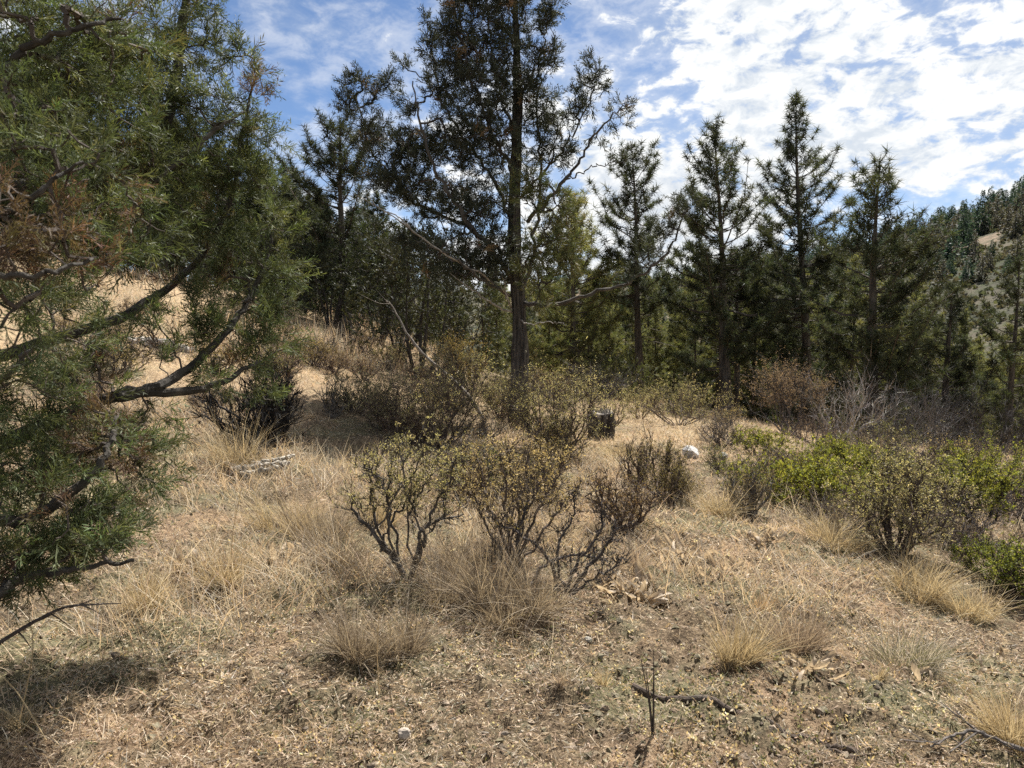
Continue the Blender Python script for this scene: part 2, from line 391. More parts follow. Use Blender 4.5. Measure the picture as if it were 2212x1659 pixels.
# ------------------------------------------------------------------ the setting
def polar(az, rs, fine, close):
    A, Rr = np.meshgrid(np.radians(az), rs, indexing='ij'); x = np.sin(A) * Rr; y = np.cos(A) * Rr
    z = ground(x, y, fine); V = np.stack([x, y, z], 2).reshape(-1, 3); na, nr = len(az), len(rs)
    i = np.arange(na - 1)[:, None] * nr; j = np.arange(nr - 1)[None]
    F = np.stack([i + j, i + j + 1, i + nr + j + 1, i + nr + j], 2).reshape(-1, 4)
    return V, F
az_f = np.concatenate([np.linspace(-180, -46, 60)[:-1], np.linspace(-46, 46, 350), np.linspace(46, 180, 60)[1:]])
rs_near = np.concatenate([np.linspace(0.05, 1.9, 10)[:-1], np.geomspace(1.9, 16, 215)[:-1], np.geomspace(16, 90, 40)])
rs_far = np.geomspace(90, 2400, 70)
V, F = polar(az_f, rs_near, True, True)
def ground_tint(x, y):
    r = np.hypot(x, y)
    a = fbm(x * .5 + 11, y * .5, 4); b = fbm(x * 1.7, y * 1.7 + 5, 4)
    c = np.array([.108, .083, .058])[None] * np.ones((len(x), 1))
    def mix(c, col, k): return c + (np.array(col)[None] - c) * k[:, None]
    c = mix(c, (.125, .125, .075), sstep(.0, .35, b) * .8); c = mix(c, (.24, .175, .12), sstep(-.1, -.4, b) * .8)
    c = mix(c, (.38, .29, .19), sstep(7, 13, r) * (1 - sstep(24, 40, r)) * .75 * sstep(-.5, .1, a)); c = mix(c, (.13, .12, .065), sstep(24, 42, r))
    return c
mb = MB(); mb.add(V, F, ground_tint(V[:, 0], V[:, 1])); tag(mb.build('ground', mat_ground(), smooth=True), kind='structure')
mb = MB(); az_h = np.linspace(-180, 180, 400)
V, F = polar(az_f[::2] if az_f[::2][-1] == 180 else np.append(az_f[::2], 180), rs_far, False, True)
bare = sstep(.20, .32, fbm(V[:, 0] * .02 + 4, V[:, 1] * .02, 3))
mb.add(V, F, np.repeat(bare[:, None], 3, 1)); tag(mb.build('hill', mat_hill(), smooth=True), kind='structure')

# ------------------------------------------------------------------ conifers
TUFT = [tmpl_tuft(10, .085, s, .1, 2.1) for s in (1, 2)]; TUFT_LO = [tmpl_tuft(11, .10, s, .1, 1.9) for s in (3, 4)]
def make_pine(name, seed, h, rt, cw, cb, col, loc, label, group, lean=0., tuft=.28, lo=False, step=.195, full=1.0, low_dead=True, top=.55, cat='pine tree', tb=1.0):
    global rng
    keep = rng; rng = np.random.default_rng(seed)
    root = thing(name, loc, label, cat, group); T = MB(); C = MB(); o = np.asarray(loc, float)
    bc = np.array([.085, .07, .055])
    tp = [np.array([lean * h * t + .04 * h * math.sin(3 * t + seed) * t * (1 - t), 0, h * t]) + o - np.array([0, 0, .25 * (t == 0)]) for t in np.linspace(0, 1, 7)]
    cc, rad = tube(T, tp, rt, .012, 24 if not lo else 10, 12 if not lo else 6, bc, .15, flare=.5, p=.85)
    tip = []; tdir = []; A = []; B = []; ra = []; rb = []; fa = []; fb = []
    z = cb * h
    ts = np.linspace(0, 1, len(cc))
    def at(z): return np.array([np.interp(z / h, ts, cc[:, k]) for k in range(3)])
    while z < h * .985:
        t = (z / h - cb) / (1 - cb); prof = (min(1, .62 + 1.6 * t)) * (1 - t) ** (top + .40) + .045
        for b in range(rng.integers(3, 5) if not lo else rng.integers(3, 5)):
            if rng.random() > full: continue
            L = (1.72 if not lo else 1.2) * cw * prof * 1.08 * rng.uniform(.35, 1.25); ph = rng.random() * 6.283; el = R(-16 + 44 * t + rng.normal() * 12)
            d = np.array([math.cos(ph) * math.cos(el), math.sin(ph) * math.cos(el), math.sin(el)]); L *= 1 + .3 * math.sin(ph * 2 + seed) * math.sin(z * 1.3 + seed); p0 = at(z + rng.uniform(-.1, .1)); k = 4 if not lo else 3
            pts = [p0]; up = rng.uniform(.25, .8) * L
            for q in range(1, k + 1):
                f = q / k; pts.append(p0 + d * L * f + np.array([0, 0, up * f ** 2.4]) + rng.normal(size=3) * .05 * L * f)
            pts = np.array(pts); r0 = .011 + .012 * L
            A.append(pts[:-1]); B.append(pts[1:]); f = np.arange(k) / k; ra.append(r0 * (1 - .8 * f)); rb.append(r0 * (1 - .8 * (f + 1 / k)))
            tip.append(pts[-1]); tdir.append(nrm(pts[-1] - pts[-2]))
            nb = max(1, int(L * (14 - 6 * t if not lo else 8)))
            for q in range(nb):
                f = rng.uniform(.34, 1.0) if t < .5 else rng.uniform(.45, 1.0); i = min(int(f * k), k - 1); p = pts[i] + (pts[i + 1] - pts[i]) * (f * k - i)
                ax = nrm(pts[i + 1] - pts[i]); s = nrm(np.cross(ax, (0, 0, 1))) * rng.choice([-1, 1])
                e = nrm(ax * .8 + s * rng.uniform(.3, 1) + np.array([0, 0, rng.uniform(.1, .7)])); l = (rng.uniform(.10, .34) if not lo else rng.uniform(.15, .5)) * (1.15 - .5 * f) * min(1, L)
                fa.append(p); fb.append(p + e * l)
                tip.append(p + e * l); tdir.append(e)
                if l > .2: tip.append(p + e * l * .5); tdir.append(nrm(e + rng.normal(size=3) * .4))
        z += step * rng.uniform(.7, 1.3) * (1.15 - .5 * t)
    top_p = at(h)
    for q in range(5): tip.append(top_p - np.array([0, 0, q * .1])); tdir.append(nrm(np.array([0, 0, 1]) + rng.normal(size=3) * .35))
    if low_dead:
        for q in range(int(h * 3)):
            z = rng.uniform(.12, cb + .15) * h; ph = rng.random() * 6.283; p0 = at(z); L = rng.uniform(.3, 1.1) * cw * .7
            d = np.array([math.cos(ph), math.sin(ph), rng.uniform(-.3, .25)]); m = p0 + d * L * .5 + rng.normal(size=3) * .06; e = p0 + d * L + np.array([0, 0, -.1 * L]) + rng.normal(size=3) * .08
            A.append(np.array([p0, m])); B.append(np.array([m, e])); ra.append(np.array([.02, .013])); rb.append(np.array([.013, .004]))
    prisms(T, np.concatenate(A), np.concatenate(B), np.concatenate(ra), np.concatenate(rb), bc * .9, 3)
    fa = np.array(fa); fb = np.array(fb); ribbons(T, fa, fb - fa, np.linalg.norm(fb - fa, axis=1), .022, np.zeros(fa.shape), bc * .9, 1)
    tip = np.array(tip); tdir = np.array(tdir); n = len(tip)
    sel = rng.integers(0, 2, n); TT = TUFT_LO if lo else TUFT
    shade = 1 + .4 * np.clip(fbm(tip[:, 0] * 1.1 + seed, tip[:, 2] * 1.1 + tip[:, 1], 2) * 2, -1, 1)
    for s in (0, 1):
        k = sel == s; c = jitcol(col, k.sum(), .18, .06) * shade[k][:, None]
        stamp(C, *TT[s], tip[k], tdir[k] + rng.normal(size=(k.sum(), 3)) * .25, tuft * rng.uniform(.75, 1.25, k.sum()) * tb, c)
    T.build('trunk', M_BARK, root); C.build('crown', M_PIN, root)
    rng = keep
    return root

PINE = np.array([.048, .055, .032]); PINE_Y = np.array([.145, .148, .065]); PINE_D = np.array([.034, .040, .026])
pg = 'tall pines standing along the edge of the valley'
def pine_at(u, d, vtop, **k):
    g = GD(u, d); h = EYE + (HOR - vtop) / F_PX * d - g[2]
    return make_pine('pine_tree', loc=g, h=h, **k)
pine_at(1388, 28, 322, seed=11, rt=.19, cw=1.75, cb=.34, col=PINE, label='thin topped pine just right of the juniper, nearest to it in the row', group=pg, lean=-.055, full=.9, top=.6)
pine_at(1573, 25, 283, seed=12, rt=.22, cw=1.75, cb=.16, col=PINE, label='dense pine with a bare black trunk, second in the row right of the juniper', group=pg, lean=-.07, top=.55)
pine_at(1592, 26.2, 545, seed=13, rt=.15, cw=1.1, cb=.45, col=PINE, label='short slim pine whose trunk stands close beside a thicker black trunk', group=pg, lean=-.02, full=.7)
pine_at(1748, 27, 218, seed=14, rt=.22, cw=1.9, cb=.12, col=PINE, label='tallest pine of the row, with upswept arms and a spindly top', group=pg, lean=-.065, full=1.0, top=.75)
pine_at(1886, 22, 352, seed=15, rt=.24, cw=1.55, cb=.10, col=PINE, label='pine with a thick black trunk and narrow crown beside the grey dead branches', group=pg, lean=-.005, top=.45)
pine_at(2050, 25, 615, seed=16, rt=.2, cw=1.1, cb=.1, col=PINE_D, label='dark squat pine near the right edge, darker than the pines around it', group=pg, full=.9, top=.5)
pine_at(2190, 24, 560, seed=17, rt=.16, cw=1.0, cb=.2, col=PINE, label='pine with a slim grey trunk cut by the right edge of the photo', group=pg, full=.6)
pine_at(1640, 33, 560, seed=18, rt=.15, cw=1.2, cb=.1, col=PINE, label='small pine with a dark trunk in the gap between the second and the tallest pine', group=pg)
pine_at(1235, 27, 425, seed=19, rt=.17, cw=1.5, cb=.08, col=PINE_Y, label='broad yellow green pine close behind the big juniper trunk', group='pines behind the big juniper', lean=-.01, top=.4)
pine_at(625, 36, 362, seed=20, rt=.16, cw=1.3, cb=.05, col=PINE, label='pointed young pine standing alone against the sky left of the juniper', group='pines behind the big juniper', top=.8)
pine_at(745, 23, 268, seed=21, rt=.2, cw=1.45, cb=.12, col=PINE_D, label='dark full pine touching the left side of the big juniper', group='pines behind the big juniper', top=.42)
pine_at(565, 34, 415, seed=22, rt=.15, cw=1.3, cb=.05, col=PINE, label='pine half hidden behind the tip of the near juniper bough', group='pines behind the big juniper')
pine_at(395, 27, 235, seed=23, rt=.2, cw=1.7, cb=.3, col=PINE, label='tall pine with a straight dark trunk seen through the near juniper', group='pines behind the near juniper', full=.8)
pine_at(480, 31, 330, seed=24, rt=.18, cw=1.5, cb=.1, col=PINE_D, label='dark pine seen through the outer boughs of the near juniper', group='pines behind the near juniper')
pine_at(255, 30, 300, seed=25, rt=.2, cw=1.8, cb=.1, col=PINE, label='pine at the top of the grassy bank, left of the straight dark trunk', group='pines behind the near juniper')
pine_at(100, 26, 200, seed=26, rt=.22, cw=1.9, cb=.15, col=PINE_D, label='pine almost hidden behind the left edge foliage', group='pines behind the near juniper')
pine_at(690, 30, 480, seed=27, rt=.14, cw=1.1, cb=.05, col=PINE_D, label='small dark pine squeezed between the pointed pine and the dark full pine', group='pines behind the big juniper')

# the wood on top of the grassy bank, behind the near juniper
bl = 'green pine of the wood on top of the grassy bank, behind the near juniper'
bsrc = [make_pine('forest_pine', 50 + i, 9.0, .17, 1.6, .08, (PINE, PINE_D, PINE * .9)[i], GD(150 + 200 * i, 33 + 2 * i), bl, 'wood on top of the grassy bank', tuft=.34, lo=True, step=.26, low_dead=False, top=.5) for i in range(3)]
for q in range(56):
    u = rng.uniform(-250, 720) if q < 34 else rng.uniform(540, 840); d = rng.uniform(26, 36) if u < 480 else rng.uniform(27, 38); dup(bsrc[q % 3], GD(u, d), bl, rng.random() * 6.28, rng.uniform(.65, 1.0) if u < 480 else rng.uniform(.42, .66), 'wood on top of the grassy bank')
# forest in the valley: three kinds, copied
fz = [(1250, 'left of the first row pine'), (1480, 'between first and second row pine'), (1660, 'between second and tallest row pine'), (1820, 'right of the tallest row pine'), (2030, 'right of the thick trunked pine'), (9999, 'right of the dark squat pine')]
fk = ['bright yellow green valley forest pine', 'dull green valley forest pine', 'dark slender valley forest pine']
def flab(i, u):
    t = 'behind the big juniper' if u < 1106 else next(q for lim, q in fz if u < lim)
    return fk[i] + ', ' + t
fl = fk
fsrc = [make_pine('forest_pine', 40 + i, 9.5, .15, (1.5, 1.35, 1.1)[i], .06, (PINE_Y, PINE * .45 + PINE_Y * .6, PINE_D * 1.3)[i], GD(1500 + 150 * i, 41 + i), flab(i, 1500 + 150 * i), flab(i, 1500 + 150 * i), tuft=.34, lo=True, step=.30, low_dead=False, top=(.45, .5, .6)[i], cat='pine tree') for i in range(3)]
k = 0; tries = 0
spots = []
while k < 270 and tries < 9000:
    tries += 1
    u = rng.uniform(1120, 2420) if rng.random() < .9 else rng.uniform(420, 1120); d = rng.uniform(29, 50) if rng.random() < .6 else rng.uniform(50, 90)
    if u > 1900 and d < 30: continue
    g = GD(u, d)
    if any((g[0] - s[0]) ** 2 + (g[1] - s[1]) ** 2 < 2.0 for s in spots): continue
    spots.append(g); sc = rng.uniform(.55, 1.05)
    vt = HOR - (g[2] + 9.5 * sc - EYE) / d * F_PX
    lim = np.interp(u, [400, 700, 1100, 1350, 1500, 1620, 1800, 1950, 2212], [470, 480, 560, 610, 600, 560, 550, 600, 620]) + rng.uniform(-10, 55)
    if vt < lim:
        sc = (EYE + (HOR - lim) / F_PX * d - g[2]) / 9.5
    if sc < .3: continue
    i = rng.choice(3, p=[.42, .38, .2]); dup(fsrc[i], g, flab(i, u), rng.random() * 6.28, sc, flab(i, u)); k += 1

# far hillside trees
def hill_tree(seed, n, wid, col, pw=.8, el=.5):
    r = np.random.default_rng(seed); t = r.random(n) ** 1.3; ph = r.random(n) * 6.283; rr = wid * (1 - t) ** pw * r.uniform(.15, 1, n) * (1 + .3 * np.sin(ph * 3 + t * 9)) + .01
    p = np.stack([np.cos(ph) * rr, np.sin(ph) * rr, .06 + .92 * t], 1); d = np.stack([np.cos(ph), np.sin(ph), r.uniform(-.5, el, n)], 1)
    mb = MB(); stamp(mb, *tmpl_leaves(3, seed, .5), p, d, (.05 + .10 * (1 - t)) * r.uniform(.7, 1.2, n), jitcol(col, n, .3, .06)); prisms(mb, np.array([[0, 0, -.1]]), np.array([[0, 0, .95]]), .02, .005, (.07, .06, .05), 4)
    return mb.mesh('hill_conifer', M_PIN)
hm = [hill_tree(1, 190, .15, (.032, .054, .047)), hill_tree(2, 200, .20, (.036, .056, .045)), hill_tree(3, 150, .22, (.062, .058, .050)), hill_tree(4, 120, .45, (.066, .070, .042), .4, .9)]
hl = ['small blue green conifer among the trees on the distant ridge', 'broader blue green conifer on the slope of the distant ridge', 'brownish thin conifer on the slope of the distant hill', 'rounded olive bush on the dry slope of the distant hill']
hg = ['slender conifers on the distant ridge', 'broad conifers on the distant ridge', 'brownish trees on the distant hill', 'bushes on the distant hill']
hn = ['hill_conifer', 'hill_conifer', 'hill_tree', 'hill_bush']; hc = ['conifer', 'conifer', 'tree', 'bush']
k = 0; num = [0, 0, 0, 0]; rest = []
while k < 900:
    az = R(rng.uniform(15, 38)) if rng.random() < .82 else R(rng.uniform(3, 20)); r = rng.uniform(210, 480)
    x, y = math.sin(az) * r, math.cos(az) * r
    up = (r - 210) / 240 + .12 * float(fbm(np.array([x * .02]), np.array([y * .02]), 3)[0])
    if up > .70: i = rng.choice(4, p=[.58, .42, 0, 0])
    elif up > .45: i = rng.choice(4, p=[.14, .26, .45, .15])
    else: i = rng.choice(4, p=[.12, .25, .38, .25])
    if az < R(14): i = rng.choice(2)
    if num[i] >= (150, 140, 260, 160)[i]:
        if i < 2: rest.append((i, x, y))
        k += 1; continue
    if up < .62 and rng.random() < .18: continue
    num[i] += 1
    o = bpy.data.objects.new(hn[i], hm[i]); COL.objects.link(o); q = (rng.uniform(8, 16) if i < 3 else rng.uniform(3, 5.5)) * (.5 + .5 * min(1, (r - 210) / 200))
    o.location = (x, y, float(ground(x, y)) - .2); o.rotation_euler = (0, 0, rng.random() * 6); o.scale = (q * rng.uniform(.85, 1.3),) * 2 + (q,)
    tag(o, hl[i], hc[i], hg[i]); k += 1
mb = MB()
for i, x, y in rest:
    n = 46; q = rng.uniform(7, 14) * (.5 + .5 * min(1, (math.hypot(x, y) - 210) / 200)); t = rng.random(n) ** 1.3; ph = rng.random(n) * 6.283; rr = .17 * (1 - t) ** .8 * rng.uniform(.15, 1, n); b = np.array([x, y, float(ground(x, y))])
    stamp(mb, *tmpl_leaves(3, 1, .5), b + q * np.stack([np.cos(ph) * rr, np.sin(ph) * rr, .06 + .92 * t], 1), np.stack([np.cos(ph), np.sin(ph), rng.uniform(-.5, .5, n)], 1), q * (.06 + .12 * (1 - t)), jitcol((.042, .062, .048), n, .3, .06))
if rest: tag(mb.build('hill_forest', M_PIN), kind='stuff')
n = 16000; a = R(1) * rng.uniform(4, 40, n); r = np.sqrt(rng.uniform(150 ** 2, 480 ** 2, n)); x = np.sin(a) * r; y = np.cos(a) * r
kk = fbm(x * .02 + 4, y * .02, 3) < rng.uniform(.0, .25, n); x = x[kk]; y = y[kk]; n = len(x); mb = MB()
stamp(mb, *tmpl_leaves(4, 5, .7, 1.3), np.stack([x, y, ground(x, y) + .3], 1), np.tile([0, 0, 1.], (n, 1)) + rng.normal(size=(n, 3)) * .3, rng.uniform(.5, 1.5, n), pick([(.058, .052, .042), (.048, .054, .038), (.075, .066, .05), (.07, .075, .042)], n))
tag(mb.build('hill_brush', M_LEAF), kind='stuff')

# ------------------------------------------------------------------ junipers
SPRAY = [tmpl_spray(15, .034, s) for s in (1, 2, 3)]
SPRAY_L = [tmpl_spray(7, .10, s, False) for s in (7, 8, 9)]
SPRAY_M = [tmpl_spray(12, .062, s, False) for s in (4, 5, 6)]
def blobs_pts(blobs, dens):
    out_ = []; sp = []; 
    for b in blobs:
        u, v, d, ru, rv = b[:5]; dr = b[5] if len(b) > 5 else None; k = b[6] if len(b) > 6 else 1.0
        c = P(u, v, d); s = d / F_PX; r = np.array([ru * s, dr if dr else max(ru, rv) * s * 1.1, rv * s])
        n = max(4, int(dens * k * (r[0] * r[2] * r[1]) ** (2 / 3)))
        out_.append(in_ellipsoid(n, c, r)); sp.append(np.full(n, b[7] if len(b) > 7 else 0.))
    return np.concatenate(out_), np.concatenate(sp)

def left_juniper():
    base = np.array([-3.55, 3.35, 0]); base[2] = ground(base[0], base[1])
    root = thing('juniper_tree', base, 'near juniper filling the left side, with green and rusty foliage on sweeping boughs', 'juniper tree')
    bc = (.05, .044, .037)
    tr = MB(); trunk = [base - [0, 0, .3], base + [.05, 0, .9], base + [.1, .05, 2.1], base + [.3, .1, 3.6], base + [.35, .1, 5.2]]
    c0, _ = tube(tr, trunk, .2, .05, 26, 14, bc, .15, ridge=.25, flare=.5); tr.build('trunk', M_JBARK, root)
    limbs = [   # (pixel path, start radius, end radius)
        ([base + [.03, 0, .55], P(-140, 1020, 2.95), P(0, 962, 2.9), P(150, 893, 3.0), P(260, 852, 3.15), P(400, 846, 3.35), P(470, 828, 3.5), P(560, 780, 3.75)], .045, .010),
        ([P(250, 856, 3.12), P(330, 838, 3.25), P(410, 795, 3.45), P(470, 735, 3.65), P(520, 675, 3.85), P(560, 600, 4.0), P(585, 520, 4.1), P(590, 430, 4.15)], .027, .008),
        ([base + [.05, 0, 1.2], P(-60, 780, 3.3), P(120, 730, 3.45), P(250, 690, 3.6), P(340, 638, 3.8), P(420, 570, 4.0), P(480, 480, 4.1), P(508, 390, 4.15), P(522, 290, 4.2), P(560, 140, 4.3)], .034, .006),
        ([base + [.08, 0, 1.9], P(-60, 520, 3.2), P(100, 470, 3.3), P(210, 432, 3.4), P(300, 410, 3.5), P(420, 320, 3.7), P(480, 270, 3.8), P(530, 240, 3.9)], .028, .006),
        ([base + [.1, 0, 2.2], P(0, 400, 3.5), P(200, 380, 3.7), P(310, 330, 3.9), P(365, 240, 4.0), P(385, 120, 4.05), P(400, 0, 4.1), P(410, -120, 4.1)], .042, .02),
        ([base + [.05, 0, .35], P(-100, 1130, 2.6), P(60, 1120, 2.55), P(190, 1030, 2.6), P(240, 960, 2.7), P(250, 900, 2.8)], .03, .008),
        ([base + [.05, 0, .3], P(-80, 1290, 2.5), P(40, 1250, 2.5), P(150, 1230, 2.5), P(290, 1210, 2.55)], .03, .006),
        ([base + [.1, 0, 2.0], P(-200, 560, 2.2), P(-60, 500, 1.9), P(60, 430, 1.85), P(180, 350, 1.9)], .018, .004),
        ([base + [.1, 0, 1.6], P(-180, 640, 2.0), P(-60, 600, 1.8), P(90, 590, 1.8), P(200, 560, 1.9)], .015, .004),
        ([base + [.2, 0, 3.0], P(-100, 160, 2.4), P(60, 100, 2.3), P(170, 60, 2.3), P(260, 40, 2.4)], .018, .005),
        ([base + [.05, 0, .9], P(-60, 850, 2.5), P(60, 760, 2.4), P(130, 740, 2.4)], .015, .004),
    ]
    nodes = [c0[4:]]
    for pts, r0, r1 in limbs:
        m = MB(); c, _ = tube(m, pts, r0, r1, 40, 9, bc, .12, wob=.004); m.build('branch', M_BARK, root); nodes.append(c[5:])
    m = MB()                                                     # dead snag under the lowest bough
    tube(m, [P(-20, 1400, 2.55), P(70, 1345, 2.5), P(140, 1312, 2.5), P(200, 1306, 2.55), P(262, 1303, 2.6)], .008, .002, 20, 6, (.06, .05, .045)); [tube(m, [P(u_, v_, 2.52), P(u_ + a_, v_ + b_, 2.53), P(u_ + 2 * a_, v_ + 2.3 * b_, 2.55)], .004, .0012, 6, 4, (.06, .05, .045)) for u_, v_, a_, b_ in ((70, 1345, 25, -9), (110, 1326, 20, 12), (150, 1312, 28, -8), (180, 1308, 18, 8), (40, 1365, 14, 16))]
    m.build('dead_branch', M_TWIG, root)
    nodes = np.concatenate(nodes)
    B = [(70, 150, 3.1, 170, 140, .4, 1, .04), (60, 380, 3.0, 150, 120, .4, 1, .1), (210, 290, 3.3, 110, 110, .4, 1, .08), (90, 600, 2.9, 130, 90, .35, 1, .25), (220, 430, 3.3, 90, 80, .35, .9, .12), (380, 430, 4.0, 80, 70, .35, .5, .08), (470, 330, 4.0, 70, 60, .3, .9, .05), (60, 20, 2.6, 110, 60, .35, 1.1, .02), (200, 120, 3.0, 90, 90, .3, 1, .03), (480, 520, 4.0, 60, 60, .3, .8, .06), (60, 1000, 2.9, 110, 90, .3, 1.3, .05), (90, 1180, 2.7, 120, 90, .3, 1.4, .03), (230, 1000, 2.8, 90, 70, .25, 1.0, .08), (220, 1130, 2.65, 80, 70, .25, 1.2, .05), (300, 900, 3.2, 70, 40, .25, .7, .2), (60, 850, 2.6, 90, 60, .3, 1.2, .15), (160, 830, 3.0, 80, 60, .25, .9, .1), (420, 620, 3.8, 80, 50, .3, .6, .15), (420, 740, 3.5, 60, 40, .2, .6, .25), (520, 700, 3.8, 70, 60, .25, .6, .1), (40, 1270, 2.6, 90, 50, .25, 1.3, .02),
        # u, v, depth, ru, rv, depth radius, density, rust share
        (60, 90, 2.4, 130, 110, .4, 1, .03), (190, 60, 2.5, 90, 80, .35, 1, .05), (280, 60, 2.9, 60, 70, .3, .9, .03), (40, 260, 2.1, 120, 110, .35, 1, .03), (160, 200, 2.6, 100, 90, .35, 1.1, .05),
        (140, 330, 2.1, 110, 80, .3, 1, .06), (250, 160, 3.2, 50, 60, .3, 1, .03), (300, 180, 3.6, 55, 70, .3, .8, .03), (60, 430, 1.9, 100, 80, .3, 1, .3), (190, 420, 2.4, 90, 60, .3, 1, .08),
        (20, 560, 1.9, 90, 90, .3, 1, .65), (120, 560, 1.9, 70, 60, .25, 1, .5), (250, 480, 2.9, 90, 70, .3, 1, .1), (210, 590, 2.2, 60, 40, .25, .9, .3), (40, 690, 1.9, 80, 80, .3, 1, .5), (30, 790, 2.0, 60, 50, .25, 1, .4),
        (90, 650, 2.4, 70, 60, .25, 1, .1), (150, 720, 2.4, 45, 45, .2, .9, .08), (90, 780, 2.4, 45, 45, .2, .8, .05),
        (395, 50, 4.05, 70, 70, .3, 1, .02), (430, 20, 4.1, 50, 40, .2, .8, .02), (370, 140, 4.0, 55, 60, .3, 1, .02), (440, 110, 4.1, 40, 50, .2, .7, .02), (490, 110, 4.1, 45, 28, .15, 1, .02), (525, 125, 4.1, 20, 20, .12, 1, .02), (340, 250, 3.9, 60, 60, .3, .9, .03), (420, 230, 3.8, 60, 60, .3, .8, .06),
        (480, 260, 3.9, 55, 40, .25, .8, .03), (545, 230, 4.25, 28, 45, .18, 1, .03), (560, 165, 4.3, 12, 35, .1, .8, 0), (535, 300, 4.2, 50, 45, .25, .9, .03), (580, 300, 4.2, 35, 18, .15, .9, .02), (350, 350, 3.6, 80, 60, .3, .9, .15), (300, 330, 3.4, 60, 60, .3, .8, .3),
        (450, 380, 4.0, 70, 60, .3, .8, .08), (540, 400, 4.15, 60, 55, .3, .9, .02), (580, 400, 4.15, 25, 45, .2, .9, .02), (340, 440, 3.6, 70, 50, .3, .8, .15), (430, 470, 3.9, 60, 45, .25, .45, .05), (590, 480, 4.1, 45, 55, .25, .8, .02),
        (250, 560, 3.2, 50, 45, .25, .8, .1), (310, 500, 3.5, 50, 40, .25, .7, .3), (230, 530, 3.3, 30, 40, .2, .7, .8), (540, 560, 4.0, 70, 55, .3, .5, .12), (610, 580, 4.1, 40, 60, .25, .9, .02), (600, 660, 4.0, 45, 55, .25, .9, .03), (540, 650, 3.9, 45, 40, .2, .5, .08),
        (470, 600, 3.9, 35, 30, .2, .5, .5), (590, 740, 3.9, 45, 45, .2, 1, .03), (540, 730, 3.8, 40, 45, .2, .5, .1), (440, 690, 3.6, 35, 40, .2, .9, .03), (480, 690, 3.7, 30, 35, .2, .6, .1), (350, 690, 3.5, 40, 35, .2, .6, .3), (270, 720, 3.2, 50, 30, .2, .7, .5),
        (340, 760, 3.3, 45, 20, .2, .6, .5), (540, 790, 3.7, 50, 30, .2, .7, .4), (480, 840, 3.5, 45, 30, .2, .6, .2), (560, 860, 3.7, 40, 25, .2, .6, .1), (430, 790, 3.5, 30, 25, .15, .5, .1), (240, 770, 3.1, 30, 20, .15, .6, .6),
        (60, 930, 2.7, 70, 40, .25, 1, .05), (140, 960, 2.7, 70, 45, .25, 1, .02), (230, 930, 2.8, 60, 40, .25, .9, .05), (40, 1030, 2.5, 70, 70, .25, 1, .03), (140, 1060, 2.55, 70, 60, .25, .8, .12), (280, 1000, 2.8, 55, 40, .2, .6, .2),
        (330, 960, 3.0, 35, 30, .2, .7, .05), (310, 1060, 2.8, 50, 40, .2, .5, .1), (230, 1090, 2.6, 60, 45, .2, .8, .05), (60, 1150, 2.5, 80, 60, .25, 1, .05), (170, 1160, 2.5, 70, 50, .2, 1, .05), (250, 1170, 2.5, 45, 35, .15, .8, .05),
        (30, 1240, 2.5, 60, 40, .2, 1, .02), (120, 1230, 2.5, 60, 35, .2, .8, .05), (340, 1010, 3.0, 30, 25, .2, .6, .05)]
    pts, rust = blobs_pts(B, 560)
    g = grow(nodes, pts, 3, .16, .05); tw = MB(); wood(tw, g, .0022, .016, (.075, .06, .05), 4, .42); tw.build('twigs', M_TWIG, root)
    pos, par, cnt, e, endi = g
    d = nrm(nrm(pos[endi] - pos[par[endi]]) + np.array([.12, 0, .3]) + rng.normal(size=(len(pts), 3)) * .3)
    # each twig end carries a fan of sprays
    fan = 6
    p = np.repeat(pos[endi], fan, 0); pp = np.repeat(pos[par[endi]], fan, 0); f = rng.random((len(p), 1)) * .85
    p = p - (p - pp) * f + rng.normal(size=p.shape) * .012; dd = nrm(np.repeat(d, fan, 0) + rng.normal(size=p.shape) * .42)
    cl = rng.random(len(pts)) ; patch = fbm(pts[:, 0] * 3.1 + 2 * pts[:, 1], pts[:, 2] * 3.1, 2) + .5
    is_r = np.repeat((patch * .75 + cl * .25) < .12 + rust * .58, fan)
    green = jitcol((.072, .088, .042), len(p), .30, .05); k = rng.random(len(p)) < .25; green[k] = jitcol((.115, .128, .055), k.sum(), .2)
    red = jitcol((.115, .078, .052), len(p), .3, .08)
    for name, mask, c in (('foliage', ~is_r, green), ('dead_foliage', is_r, red)):
        m = MB(); sel = rng.integers(0, 3, len(p))
        for s in range(3):
            kk = mask & (sel == s); stamp(m, *SPRAY[s], p[kk], dd[kk], rng.uniform(.06, .165, kk.sum()) * np.clip(p[kk][:, 1] / 3.0, .6, 1), c[kk])
        o = m.build(name, M_JUN, root)
        if name == 'dead_foliage': o['label'] = 'rusty brown dried foliage'
left_juniper()

